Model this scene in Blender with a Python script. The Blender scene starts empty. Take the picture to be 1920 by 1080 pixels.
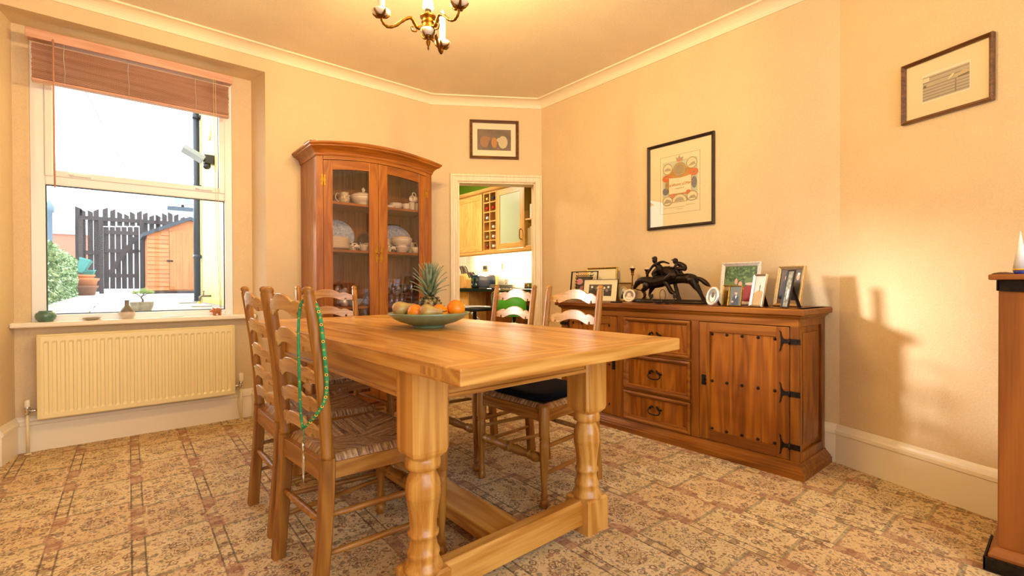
import bpy, math, random
from mathutils import Vector, Matrix
random.seed(11)
S = bpy.context.scene
COL = S.collection
PI = math.pi

# ---------------------------------------------------------------- camera, world, sun, exposure
CAM_F, YAW, PITCH, ROLL, CAM_H = 890.1748, 0.697, -0.0073, -0.0031, 1.0
_cy, _sy, _cp, _sp = math.cos(YAW), math.sin(YAW), math.cos(PITCH), math.sin(PITCH)
_F = Vector((_sy*_cp, _cy*_cp, _sp))
_U = Vector((-_sy*_sp, -_cy*_sp, _cp))
_R = Vector((_cy, -_sy, 0))
_cr, _sr = math.cos(ROLL), math.sin(ROLL)
RGT = _R*_cr + _U*_sr
UPV = _U*_cr - _R*_sr
CAMP = Vector((0, 0, CAM_H))
cd = bpy.data.cameras.new('camera')
cd.sensor_width = 36.0
cd.lens = CAM_F/1920*36
cd.clip_start = 0.02
cd.clip_end = 300
cam = bpy.data.objects.new('camera', cd)
COL.objects.link(cam)
cam.matrix_world = Matrix(((RGT.x, UPV.x, -_F.x, CAMP.x), (RGT.y, UPV.y, -_F.y, CAMP.y), (RGT.z, UPV.z, -_F.z, CAMP.z), (0, 0, 0, 1)))
S.camera = cam

W = bpy.data.worlds.new('world')
S.world = W
W.use_nodes = True
_bg = W.node_tree.nodes['Background']
_bg.inputs[0].default_value = (0.88, 0.95, 1.0, 1)
_bg.inputs[1].default_value = 5.2

def light(name, kind, energy, color, loc, rot=(0, 0, 0), **kw):
    d = bpy.data.lights.new(name, kind)
    d.energy = energy
    d.color = color
    for k, v in kw.items():
        setattr(d, k, v)
    o = bpy.data.objects.new(name, d)
    COL.objects.link(o)
    o.location = loc
    o.rotation_euler = rot
    return o

_sd = Vector((0.815, -1.0, -0.325)).normalized()          # hazy low sun through the garden window
sun = light('hazy_sun', 'SUN', 5.2, (1.0, 0.93, 0.88), (-6, 12, 8), angle=math.radians(8))
sun.rotation_euler = _sd.to_track_quat('-Z', 'Y').to_euler()
# daylight portals: they only guide sampling of the sky through the garden window and the added rear one
_p = light('window_portal', 'AREA', 1, (1, 1, 1), (0.147, 4.20, 1.65), (math.radians(-90), 0, 0), shape='RECTANGLE', size=1.05, size_y=1.75)
_p.data.cycles.is_portal = True
_p = light('added_window_portal', 'AREA', 1, (1, 1, 1), (0.55, -1.72, 1.5), (math.radians(90), 0, 0), shape='RECTANGLE', size=3.0, size_y=2.1)
_p.data.cycles.is_portal = True

S.view_settings.view_transform = 'Standard'
S.view_settings.look = 'None'
S.view_settings.gamma = 1.0
S.view_settings.use_curve_mapping = False
S.view_settings.exposure = 0.12
S.cycles.max_bounces = 10
S.cycles.diffuse_bounces = 5
S.cycles.transparent_max_bounces = 16
S.cycles.caustics_reflective = False
S.cycles.caustics_refractive = False
S.cycles.sample_clamp_indirect = 6.0
S.cycles.use_denoising = True

# ---------------------------------------------------------------- measuring helpers (picture point -> place on a plane of the room)
def ray(x, y):
    return _F + RGT*((x-960)/CAM_F) + UPV*((540-y)/CAM_F)
def PX(x, y, X):
    d = ray(x, y)
    return CAMP + d*(X/d.x)
def PY(x, y, Y):
    d = ray(x, y)
    return CAMP + d*(Y/d.y)
def PZ(x, y, Z):
    d = ray(x, y)
    return CAMP + d*((Z-CAM_H)/d.z)

# ---------------------------------------------------------------- materials
def lin(h):
    if not isinstance(h, str):
        return tuple(h)
    h = h.lstrip('#')
    c = [int(h[i:i+2], 16)/255 for i in (0, 2, 4)]
    return tuple(x/12.92 if x <= 0.04045 else ((x+0.055)/1.055)**2.4 for x in c)

class NT:
    def __init__(s, name):
        s.mat = bpy.data.materials.new(name)
        s.mat.use_nodes = True
        s.t = s.mat.node_tree
        s.t.nodes.clear()
        s.out = s.t.nodes.new('ShaderNodeOutputMaterial')
    def n(s, typ, inp=None, **at):
        nd = s.t.nodes.new('ShaderNode'+typ)
        for k, v in at.items():
            setattr(nd, k, v)
        for k, v in (inp or {}).items():
            if isinstance(v, bpy.types.NodeSocket):
                s.t.links.new(v, nd.inputs[k])
            else:
                if isinstance(v, tuple) and len(v) == 3 and nd.inputs[k].type == 'RGBA':
                    v = v+(1,)
                nd.inputs[k].default_value = v
        return nd
    def m(s, op, a, b=None, c=None, clamp=False):
        d = {0: a}
        if b is not None:
            d[1] = b
        if c is not None:
            d[2] = c
        return s.n('Math', d, operation=op, use_clamp=clamp).outputs[0]
    def mix(s, fac, a, b, blend='MIX'):
        nd = s.n('MixRGB', {0: fac, 1: a, 2: b}, blend_type=blend)
        return nd.outputs[0]
    def ramp(s, fac, stops, interp='LINEAR'):
        nd = s.n('ValToRGB', {0: fac})
        r = nd.color_ramp
        r.interpolation = interp
        while len(r.elements) < len(stops):
            r.elements.new(0.5)
        for e, (p, c) in zip(r.elements, stops):
            e.position = p
            e.color = tuple(c)+(1,)
        return nd.outputs[0]
    def bsdf(s, inp, link=True):
        b = s.n('BsdfPrincipled', inp)
        if link:
            s.t.links.new(b.outputs[0], s.out.inputs[0])
        return b
    def bump(s, h, strength=0.3, dist=0.002):
        return s.n('Bump', {'Height': h, 'Strength': strength, 'Distance': dist}).outputs[0]

MC = {}
def mat(color, rough=0.5, metal=0.0, spec=0.5, noise=0.0, nscale=30, bump=0.0, coat=0.0, trans=0.0, emit=0.0, name=None):
    key = ('m', color, rough, metal, spec, noise, nscale, bump, coat, trans, emit)
    if key in MC:
        return MC[key]
    t = NT(name or 'paint')
    c = lin(color)
    inp = {'Roughness': rough, 'Metallic': metal, 'Specular IOR Level': spec, 'Coat Weight': coat, 'Transmission Weight': trans}
    if noise or bump:
        co = t.n('TexCoord').outputs['Object']
        nz = t.n('TexNoise', {'Vector': co, 'Scale': nscale, 'Detail': 4}).outputs[0]
        lo = tuple(x*(1-noise) for x in c)
        hi = tuple(min(1, x*(1+noise)) for x in c)
        inp['Base Color'] = t.ramp(nz, [(0.3, lo), (0.7, hi)])
        if bump:
            inp['Normal'] = t.bump(nz, bump)
    else:
        inp['Base Color'] = c+(1,)
    if emit:
        inp['Emission Color'] = c+(1,)
        inp['Emission Strength'] = emit
    t.bsdf(inp)
    MC[key] = t.mat
    return t.mat

def wood(name, dark, mid, light_, axis='Z', sc=1.0, rough=0.38, knots=0.0, fib=0.32, coat=0.0, spec=0.5, ringk=0.28):
    key = ('w', name, axis)
    if key in MC:
        return MC[key]
    t = NT(name+'_'+axis.lower())
    co = t.n('TexCoord').outputs['Object']
    rnd = t.n('ObjectInfo').outputs['Random']
    off = t.n('CombineXYZ', {0: t.m('MULTIPLY', rnd, 3.1), 1: t.m('MULTIPLY', rnd, 5.7), 2: t.m('MULTIPLY', rnd, 9.3)}).outputs[0]
    v = t.n('VectorMath', {0: co, 1: off}, operation='ADD').outputs[0]
    k = {'X': (0.9, 9, 9), 'Y': (9, 0.9, 9), 'Z': (9, 9, 0.9)}[axis]
    mp = t.n('Mapping', {'Vector': v, 'Scale': tuple(a*sc for a in k)}).outputs[0]
    n1 = t.n('TexNoise', {'Vector': mp, 'Scale': 0.9, 'Detail': 2.0, 'Distortion': 0.4}).outputs[0]
    ring = t.m('SINE', t.m('MULTIPLY', n1, 42.0))
    ring = t.m('MULTIPLY_ADD', ring, 0.5, 0.5)
    kf = {'X': (5, 160, 160), 'Y': (160, 5, 160), 'Z': (160, 160, 5)}[axis]
    mf = t.n('Mapping', {'Vector': v, 'Scale': kf}).outputs[0]
    n2 = t.n('TexNoise', {'Vector': mf, 'Scale': 1.0, 'Detail': 2.0}).outputs[0]
    n3 = t.n('TexNoise', {'Vector': mp, 'Scale': 0.5, 'Detail': 3.0}).outputs[0]
    f = t.m('ADD', t.m('MULTIPLY', ring, ringk), t.m('ADD', t.m('MULTIPLY', n2, fib), t.m('MULTIPLY', n3, 0.6)))
    col = t.ramp(f, [(0.22, lin(dark)), (0.52, lin(mid)), (0.85, lin(light_))])
    if knots:
        kk = {'X': (1.3, 4, 4), 'Y': (4, 1.3, 4), 'Z': (4, 4, 1.3)}[axis]
        mk = t.n('Mapping', {'Vector': v, 'Scale': kk}).outputs[0]
        vd = t.n('TexVoronoi', {'Vector': mk, 'Scale': 1.0}).outputs['Distance']
        kn = t.m('SUBTRACT', 1.0, t.m('DIVIDE', vd, 0.16, clamp=True))
        col = t.mix(t.m('MULTIPLY', kn, knots), col, tuple(x*0.25 for x in lin(dark)))
    r = t.m('MULTIPLY_ADD', n2, 0.18, rough-0.09)
    t.bsdf({'Base Color': col, 'Roughness': r, 'Normal': t.bump(f, 0.12, 0.001), 'Coat Weight': coat, 'Coat Roughness': 0.25, 'Specular IOR Level': spec})
    MC[key] = t.mat
    return t.mat
def W_TABLE(a): return wood('table_pine', '#8c5614', '#b57a2e', '#d29e50', a, 0.8, 0.34, 0.35, coat=0.25, ringk=0.34, fib=0.42)
def W_CHAIR(a): return wood('chair_elm', '#6e4010', '#905b1c', '#aa762e', a, 1.6, 0.42)
def W_SLAT(a): return wood('slat_elm_sheen', '#8e6130', '#ab7a42', '#c2965c', a, 1.3, 0.30, coat=0.5)  # paler than the posts: whitish window sheen painted into the base colour
def W_SIDE(a): return wood('sideboard_pine', '#522703', '#7c4409', '#985c13', a, 0.75, 0.36, 0.8, coat=0.1, spec=0.4)
def W_PANEL(a): return wood('panel_pine', '#5a2c04', '#86490b', '#a56216', a, 1.0, 0.36, 0.7, coat=0.1, spec=0.4, ringk=0.30)
def W_CAB(a): return wood('cabinet_pine', '#703705', '#8d4d0d', '#a46218', a, 1.3, 0.36, 0.3, coat=0.15)
def W_UNIT(a): return wood('unit_pine', '#5e2f0a', '#804614', '#99591e', a, 0.8, 0.4, 0.5)
def W_KIT(a): return wood('kitchen_oak', '#a97a3e', '#c2924f', '#d3a663', a, 1.6, 0.4)
def W_FENCE(a): return wood('stained_timber', '#1e1614', '#31241f', '#42322d', a, 1.0, 0.7)
def W_SHED(a): return wood('shed_timber', '#944f22', '#ac632e', '#bd763c', a, 0.8, 0.6)
def W_BLIND(a): return wood('blind_wood', '#b47e64', '#cc987e', '#dcac94', a, 1.0, 0.45)

def wallpaper(name, color, scale=140, strength=0.35):
    t = NT(name)
    co = t.n('NewGeometry').outputs['Position']
    n1 = t.n('TexNoise', {'Vector': co, 'Scale': scale, 'Detail': 5, 'Roughness': 0.6}).outputs[0]
    n2 = t.n('TexNoise', {'Vector': co, 'Scale': 6, 'Detail': 3}).outputs[0]
    c = lin(color)
    col = t.ramp(t.m('ADD', t.m('MULTIPLY', n1, 0.7), t.m('MULTIPLY', n2, 0.3)), [(0.35, tuple(x*0.93 for x in c)), (0.65, tuple(min(1, x*1.05) for x in c))])
    t.bsdf({'Base Color': col, 'Roughness': 0.75, 'Normal': t.bump(n1, strength, 0.004), 'Specular IOR Level': 0.25})
    return t.mat
M_WALL = wallpaper('embossed_wallpaper', '#dfc69e')
M_CEIL = wallpaper('textured_ceiling', '#ecdcc0', 90, 0.5)
M_TRIM = mat('#f1e6cf', 0.35, name='gloss_trim')
M_COVE = mat('#f3e4c6', 0.7, name='cornice_paint')
M_UPVC = mat('#f2f0ee', 0.25, name='window_plastic')
M_BRASS = mat('#b98a34', 0.3, 1.0, name='brass')
M_BRONZE = mat('#7a4a1e', 0.38, 1.0, noise=0.4, nscale=80, name='antique_brass')
M_IRON = mat('#241c17', 0.5, 0.7, noise=0.5, nscale=60, bump=0.2, name='black_iron')
M_CHROME = mat('#d8d8da', 0.12, 1.0, name='chrome')
M_BLACK = mat('#101012', 0.4, name='black_plastic')
M_CREAM = mat('#efe3c8', 0.3, coat=0.4, name='cream_china')
M_WHITE = mat('#f0eeea', 0.35, name='white_paint')

def glass_mat(name, tint=(1, 1, 1), refl=0.06, rough=0.0, k=0.5):
    t = NT(name)
    tr = t.n('BsdfTransparent', {0: tuple(tint)+(1,)})
    gl = t.n('BsdfGlossy', {0: (1, 1, 1, 1), 'Roughness': rough})
    lw = t.n('LayerWeight', {'Blend': 0.25}).outputs['Fresnel']
    f = t.m('ADD', t.m('MULTIPLY', lw, k), refl, clamp=True)
    ms = t.n('MixShader', {0: f, 1: tr.outputs[0], 2: gl.outputs[0]})
    t.t.links.new(ms.outputs[0], t.out.inputs[0])
    return t.mat
M_PANE = glass_mat('window_glass', (0.98, 0.99, 1.0), 0.004, k=0.12)
M_CABGLASS = glass_mat('cabinet_glass', (0.93, 0.89, 0.89), 0.035)
M_DRINK = glass_mat('drinking_glass', (0.93, 0.95, 0.96), 0.10)
M_PICGLASS = glass_mat('picture_glass', (1, 1, 1), 0.015)

# ---------------------------------------------------------------- mesh builder
class MB:
    def __init__(s, smooth=False):
        s.v, s.f, s.mi, s.sm = [], [], [], []
        s.m = 0
        s.smooth = smooth
        s.T = None
    def add(s, vs, fs, smooth=None):
        o = len(s.v)
        for p in vs:
            p = Vector(p)
            s.v.append(s.T @ p if s.T else p)
        sm = s.smooth if smooth is None else smooth
        for f in fs:
            s.f.append([i+o for i in f])
            s.mi.append(s.m)
            s.sm.append(sm)
        return s
    def box(s, x0, y0, z0, x1, y1, z1):
        vs = [(x, y, z) for z in (z0, z1) for y in (y0, y1) for x in (x0, x1)]
        return s.add(vs, [(0, 2, 3, 1), (4, 5, 7, 6), (0, 1, 5, 4), (2, 6, 7, 3), (0, 4, 6, 2), (1, 3, 7, 5)], False)
    def rings(s, rs, caps=True, smooth=True, closed=False):
        n = len(rs[0])
        vs = [p for r in rs for p in r]
        fs = []
        m = len(rs)
        for i in range(m if closed else m-1):
            a, b = i*n, ((i+1) % m)*n
            for j in range(n):
                k = (j+1) % n
                fs.append((a+j, a+k, b+k, b+j))
        s.add(vs, fs, smooth)
        if caps and not closed:
            o = len(s.v)-len(vs)
            s.f.append([o+j for j in range(n)][::-1]); s.mi.append(s.m); s.sm.append(False)
            s.f.append([o+(m-1)*n+j for j in range(n)]); s.mi.append(s.m); s.sm.append(False)
        return s
    def lathe(s, prof, c=(0, 0, 0), n=20, axis='Z', sx=1.0, sy=1.0, caps=True, smooth=True):
        rs = []
        for r, h in prof:
            ring = []
            for j in range(n):
                a = 2*PI*j/n
                x, y = r*math.cos(a)*sx, r*math.sin(a)*sy
                p = {'Z': (x, y, h), 'X': (h, x, y), 'Y': (y, h, x)}[axis]
                ring.append((p[0]+c[0], p[1]+c[1], p[2]+c[2]))
            rs.append(ring)
        return s.rings(rs, caps, smooth)
    def tube(s, pts, r, n=8, closed=False, flat=None):
        P = [Vector(p) for p in pts]
        m = len(P)
        R = r if isinstance(r, (list, tuple)) else [r]*m
        rs = []
        up = None
        for i in range(m):
            a = P[(i-1) % m] if (closed or i > 0) else P[0]
            b = P[(i+1) % m] if (closed or i < m-1) else P[-1]
            d = (b-a).normalized()
            if up is None:
                up = Vector((0, 0, 1)) if abs(d.z) < 0.9 else Vector((1, 0, 0))
            x = d.cross(up)
            if x.length < 1e-6:
                x = d.orthogonal()
            x.normalize()
            up = x.cross(d).normalized()
            fy = flat if flat else 1.0
            rs.append([tuple(P[i]+x*(R[i]*math.cos(2*PI*j/n))+up*(R[i]*fy*math.sin(2*PI*j/n))) for j in range(n)])
        return s.rings(rs, not closed, True, closed)
    def ell(s, c, r, n=14, M=None):
        if not isinstance(r, (list, tuple)):
            r = (r, r, r)
        rs = []
        k = max(6, n//2)
        for i in range(k+1):
            t = PI*i/k
            t = min(max(t, 0.03), PI-0.03)
            ring = []
            for j in range(n):
                a = 2*PI*j/n
                p = Vector((math.sin(t)*math.cos(a)*r[0], math.sin(t)*math.sin(a)*r[1], -math.cos(t)*r[2]))
                if M:
                    p = M @ p
                ring.append((p.x+c[0], p.y+c[1], p.z+c[2]))
            rs.append(ring)
        return s.rings(rs, True, True)
    def prism(s, poly, d0, d1, plane='XZ', smooth=False):
        n = len(poly)
        def P(u, w, d):
            return {'XZ': (u, d, w), 'XY': (u, w, d), 'YZ': (d, u, w)}[plane]
        vs = [P(u, w, d0) for u, w in poly]+[P(u, w, d1) for u, w in poly]
        fs = [tuple(range(n))[::-1], tuple(range(n, 2*n))]
        s.add(vs, fs, False)
        o = len(s.v)-2*n
        for i in range(n):
            j = (i+1) % n
            s.f.append([o+i, o+j, o+n+j, o+n+i]); s.mi.append(s.m); s.sm.append(smooth)
        return s
    def build(s, name, mats, parent=None, bevel=0.0, seg=2, sub=0, loc=None, rot=None):
        me = bpy.data.meshes.new(name)
        me.from_pydata([tuple(p) for p in s.v], [], s.f)
        if not isinstance(mats, (list, tuple)):
            mats = [mats]
        for m in mats:
            me.materials.append(m)
        me.polygons.foreach_set('material_index', s.mi)
        me.polygons.foreach_set('use_smooth', s.sm)
        me.update()
        import bmesh
        b = bmesh.new(); b.from_mesh(me)
        bmesh.ops.recalc_face_normals(b, faces=b.faces)
        b.to_mesh(me); b.free()
        o = bpy.data.objects.new(name, me)
        COL.objects.link(o)
        if parent is not None:
            o.parent = parent
        if loc is not None:
            o.location = loc
        if rot is not None:
            o.rotation_euler = rot
        if bevel:
            md = o.modifiers.new('bevel', 'BEVEL')
            md.width = bevel; md.segments = seg; md.limit_method = 'ANGLE'; md.angle_limit = math.radians(40)
            md.harden_normals = False
        if sub:
            md = o.modifiers.new('sub', 'SUBSURF'); md.levels = sub; md.render_levels = sub
        return o

def tag(o, label=None, cat=None, group=None, kind=None):
    if label: o['label'] = label
    if cat: o['category'] = cat
    if group: o['group'] = group
    if kind: o['kind'] = kind
    return o
def thing(name, label, cat, loc=(0, 0, 0), rz=0.0, group=None, rot=None):
    o = bpy.data.objects.new(name, None)
    COL.objects.link(o)
    o.empty_display_size = 0.05
    o.location = loc
    o.rotation_euler = rot if rot else (0, 0, rz)
    return tag(o, label, cat, group)
def structure(o, label=None):
    return tag(o, label, None, None, 'structure')
def dup(root, loc=None, rz=None, label=None, parent=None):
    c = root.copy()
    COL.objects.link(c)
    if parent is not None:
        c.parent = parent
    if loc is not None: c.location = loc
    if rz is not None: c.rotation_euler = (0, 0, rz)
    if label: c['label'] = label
    for ch in root.children:
        dup(ch, parent=c)
    return c
def box(name, m, a, b, parent=None, bevel=0.0):
    return MB().box(a[0], a[1], a[2], b[0], b[1], b[2]).build(name, m, parent, bevel)
def arc(c, r, a0, a1, n=8, ry=None):
    ry = r if ry is None else ry
    return [(c[0]+r*math.cos(math.radians(a0+(a1-a0)*i/n)), c[1]+ry*math.sin(math.radians(a0+(a1-a0)*i/n))) for i in range(n+1)]
def ellipse(cx, cy, rx, ry, n=20):
    return [(cx+rx*math.cos(2*PI*i/n), cy+ry*math.sin(2*PI*i/n)) for i in range(n)]
def smooth_path(pts, k=6):
    P = [Vector(p) for p in pts]
    out = []
    for i in range(len(P)-1):
        p0, p1, p2, p3 = P[max(i-1, 0)], P[i], P[i+1], P[min(i+2, len(P)-1)]
        for j in range(k):
            t = j/k
            out.append(0.5*((2*p1)+(-p0+p2)*t+(2*p0-5*p1+4*p2-p3)*t*t+(-p0+3*p1-3*p2+p3)*t**3))
    out.append(P[-1])
    return out
def text_mesh(body, size, m, parent, loc, rot, name='lettering'):
    cu = bpy.data.curves.new(name, 'FONT')
    cu.body = body; cu.size = size; cu.align_x = 'CENTER'; cu.extrude = 0.0002
    o = bpy.data.objects.new('tmp', cu)
    COL.objects.link(o)
    bpy.context.view_layer.update()
    me = bpy.data.meshes.new_from_object(o)
    bpy.data.objects.remove(o)
    me.name = name
    me.materials.clear(); me.materials.append(m)
    q = bpy.data.objects.new(name, me)
    COL.objects.link(q)
    q.parent = parent; q.location = loc; q.rotation_euler = rot
    return q
# ---------------------------------------------------------------- the room shell
def carpet():
    t = NT('patterned_carpet')
    pos = t.n('NewGeometry').outputs['Position']
    sp = t.n('SeparateXYZ', {0: pos})
    x, y = sp.outputs[0], sp.outputs[1]
    u = t.m('DIVIDE', t.m('SUBTRACT', t.m('SUBTRACT', x, 0.0), t.m('MULTIPLY', y, 0.0175)), 0.257)
    fu = t.m('FRACT', u)
    iu = t.m('FLOOR', u)
    v = t.m('ADD', t.m('DIVIDE', y, 0.34), t.m('MULTIPLY', iu, 0.28))
    fv = t.m('FRACT', v)
    par = t.m('MODULO', t.m('ADD', t.m('FLOOR', v), 100.0), 2.0)
    strip = t.m('LESS_THAN', fu, 0.17)
    pu = t.m('SUBTRACT', t.m('DIVIDE', t.m('SUBTRACT', fu, 0.17), 0.83), 0.5)
    pv = t.m('SUBTRACT', fv, 0.5)
    def near(a, c, w):
        return t.m('LESS_THAN', t.m('ABSOLUTE', t.m('SUBTRACT', a, c)), w)
    line = t.m('MAXIMUM', near(fu, 0.012, 0.012), near(fu, 0.17, 0.012))
    apu, apv = t.m('ABSOLUTE', pu), t.m('ABSOLUTE', pv)
    edge = t.m('MAXIMUM', t.m('GREATER_THAN', apu, 0.455), t.m('GREATER_THAN', apv, 0.46))
    # corner emphasis for the red panels
    corner = t.m('GREATER_THAN', t.m('ADD', apu, apv), 0.72)
    mx, my = t.m('MULTIPLY', pu, 0.213), t.m('MULTIPLY', pv, 0.34)
    r = t.m('SQRT', t.m('ADD', t.m('MULTIPLY', mx, mx), t.m('MULTIPLY', my, my)))
    ang = t.m('ARCTAN2', my, mx)
    petal = t.m('MULTIPLY_ADD', t.m('COSINE', t.m('MULTIPLY', ang, 8.0)), 0.012, r)
    ringm = t.m('GREATER_THAN', t.m('SINE', t.m('MULTIPLY', petal, 330.0)), 0.35)
    medal = t.m('MULTIPLY', ringm, t.m('LESS_THAN', r, 0.062))
    vo = t.n('TexVoronoi', {'Vector': pos, 'Scale': 62.0})
    vcol = t.n('SeparateColor', {0: vo.outputs['Color']})
    speck = t.m('LESS_THAN', vo.outputs['Distance'], t.m('MULTIPLY_ADD', vcol.outputs[0], 0.34, 0.12))
    vo2 = t.n('TexVoronoi', {'Vector': pos, 'Scale': 24.0})
    vc2 = t.n('SeparateColor', {0: vo2.outputs['Color']})
    flower = t.m('MULTIPLY', near(vo2.outputs['Distance'], 0.30, 0.07), t.m('GREATER_THAN', vc2.outputs[0], 0.35))
    dot = t.m('LESS_THAN', vo2.outputs['Distance'], 0.12)
    nz = t.n('TexNoise', {'Vector': pos, 'Scale': 36.0, 'Detail': 1.5}).outputs[0]
    scroll = near(nz, 0.5, 0.022)
    big = t.n('TexNoise', {'Vector': pos, 'Scale': 9.0, 'Detail': 2.0}).outputs[0]
    cream, tan, red = lin('#e0ca9f'), lin('#c9ab74'), lin('#d0ac80')
    brown, green, blue, rose = lin('#6a473c'), lin('#75735a'), lin('#77767f'), lin('#a06a55')
    base = t.mix(t.m('MULTIPLY_ADD', big, 1.6, -0.45, clamp=True), cream, tan)
    base = t.mix(t.m('MULTIPLY', t.m('MULTIPLY', par, 0.40), t.m('SUBTRACT', 1.0, strip)), base, red)
    inkc = t.ramp(vcol.outputs[1], [(0.0, brown), (0.38, green), (0.62, blue), (0.8, rose)], 'CONSTANT')
    ink2 = t.ramp(vc2.outputs[1], [(0.0, brown), (0.5, green), (0.75, rose)], 'CONSTANT')
    col = t.mix(t.m('MULTIPLY', speck, 0.68), base, inkc)
    col = t.mix(t.m('MULTIPLY', flower, 0.68), col, ink2)
    col = t.mix(t.m('MULTIPLY', dot, 0.6), col, brown)
    col = t.mix(t.m('MULTIPLY', scroll, 0.45), col, brown)
    col = t.mix(t.m('MULTIPLY', medal, 0.6), col, brown)
    block = t.m('MULTIPLY', strip, t.m('LESS_THAN', t.m('FRACT', t.m('DIVIDE', y, 0.105)), 0.30))
    col = t.mix(t.m('MULTIPLY', block, t.m('MULTIPLY_ADD', scroll, -0.4, 0.55)), col, brown)
    redline = t.m('MULTIPLY', t.m('MULTIPLY', edge, par), corner)
    col = t.mix(t.m('MULTIPLY', redline, 0.55), col, rose)
    gl = t.m('MULTIPLY', t.m('MULTIPLY', t.m('GREATER_THAN', apv, 0.475), t.m('SUBTRACT', 1.0, strip)), 0.45)
    col = t.mix(gl, col, green)
    col = t.mix(t.m('MULTIPLY', line, t.m('MULTIPLY_ADD', par, -0.5, 0.68)), col, lin('#4b3d33'))
    fine = t.n('TexNoise', {'Vector': pos, 'Scale': 420.0, 'Detail': 2}).outputs[0]
    t.bsdf({'Base Color': col, 'Roughness': 0.85, 'Normal': t.bump(fine, 0.25, 0.002), 'Specular IOR Level': 0.2})
    return t.mat

ZC, ZCEIL = 2.654, 2.722
XA, YW, YB = 3.104, 3.829, 4.067           # sideboard wall, window wall, back of the window recess
W0, W1 = Vector((2.238, 3.829, 0)), Vector((3.104, 3.266, 0))
B0 = Vector((3.104, 0.858, 0))
BU = Vector((-0.3581, -0.9337, 0))
BN = Vector((-0.9337, 0.3581, 0))
B1 = B0+BU*2.74
XL, YK = -1.05, -1.70

fl = MB()
fl.prism([(XL, YK), (B1.x, YK), (B1.x+0.02, YK), (B0.x+0.1, B0.y), (XA+0.1, 3.3), (2.4, 3.9), (0.86, 3.9), (0.86, 4.1), (-0.55, 4.1), (-0.55, 3.9), (XL, 3.9)], -0.05, 0.0, 'XY')
structure(fl.build('floor', carpet()))
structure(MB().prism([(XL-0.1, YK-0.1), (B1.x+0.1, YK-0.1), (B0.x+0.12, B0.y), (XA+0.12, 3.3), (2.4, 3.95), (2.3, 4.17), (XL-0.1, 4.17)], ZCEIL, ZCEIL+0.08, 'XY').build('ceiling', M_CEIL))

# window wall with its splayed full-height recess
XRL, XRR, XFL, XFR, ZS = -0.46, 0.811, -0.503, 0.855, 2.561
WX0, WX1, WZ0, WZ1 = -0.387, 0.681, 0.775, 2.541
w = MB()
w.prism([(XFR, YW), (2.30, YW), (2.30, 4.17), (XRR, 4.17), (XRR, YB)], 0, ZCEIL, 'XY')
w.prism([(XFL, YW), (XRL, YB), (XRL, 4.17), (XL-0.1, 4.17), (XL-0.1, YW)], 0, ZCEIL, 'XY')
w.box(XFL, YW, ZS, XFR, 4.17, ZCEIL)
w.box(XRL, YB, 0, XRR, 4.17, WZ0)
w.box(XRL, YB, WZ0, WX0, 4.17, ZS)
w.box(WX1, YB, WZ0, XRR, 4.17, ZS)
w.box(WX0, YB, WZ1, WX1, 4.17, ZS)
structure(w.build('wall_window', M_WALL))
structure(box('wall_left', M_WALL, (XL-0.1, YK, 0), (XL, YW, ZCEIL)))
w = MB()
w.box(XL-0.1, YK-0.1, 0, -0.95, YK, ZCEIL); w.box(2.05, YK-0.1, 0, B1.x+0.15, YK, ZCEIL)
w.box(-0.95, YK-0.1, 0, 2.05, YK, 0.45); w.box(-0.95, YK-0.1, 2.55, 2.05, YK, ZCEIL)
structure(w.build('wall_back', M_WALL))
structure(MB().box(XA, B0.y, 0, XA+0.12, 3.33, ZCEIL).build('wall_sideboard', M_WALL))
p = [B0, B0-BN*0.12, B1-BN*0.12, B1]
structure(MB().prism([(q.x, q.y) for q in p], 0, ZCEIL, 'XY').build('wall_bay', M_WALL))

# door wall
DU = (W1-W0).normalized()
DL = (W1-W0).length
DM = Matrix(((DU.x, -DU.y, 0, W0.x), (DU.y, DU.x, 0, W0.y), (0, 0, 1, 0), (0, 0, 0, 1)))   # local x along wall, -y faces the room
DS0, DS1, DH = 0.246, 0.968, 1.955
w = MB(); w.T = DM
w.box(-0.08, 0, 0, DS0, 0.12, ZCEIL); w.box(DS1, 0, 0, DL+0.05, 0.12, ZCEIL); w.box(DS0, 0, DH, DS1, 0.12, ZCEIL)
structure(w.build('wall_door', M_WALL))
ar = [(0, 0), (0.0, -0.014), (0.010, -0.020), (0.022, -0.020), (0.026, -0.015), (0.045, -0.018), (0.05, -0.026), (0.066, -0.026), (0.072, -0.018), (0.072, 0)]
d = MB()
def archi(side):
    s_in = DS0 if side < 0 else DS1
    lim = 0.072 if side < 0 else 0.062
    vs = []
    for z, ext in ((0.0, 0), (DH, 1)):
        vs.append([(s_in+side*min(o, lim), dy, z+(o if ext else 0)) for o, dy in ar])
    d.rings(vs, True, False)
d.T = DM
archi(-1); archi(1)
d.rings([[(DS0-o, dy, DH+o) for o, dy in ar], [(DS1+min(o, 0.062), dy, DH+o) for o, dy in ar]], True, False)
d.box(DS0-0.001, 0, 0, DS0+0.012, 0.135, DH); d.box(DS1-0.012, 0, 0, DS1+0.001, 0.135, DH); d.box(DS0, 0, DH-0.012, DS1, 0.135, DH+0.001)
structure(d.build('trim_1', wood('pale_trim', '#e3cba2', '#ead6b2', '#f1e2c4', 'Z', 2.0, 0.4, fib=0.2)), 'pale moulded architrave around the kitchen doorway')

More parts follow.
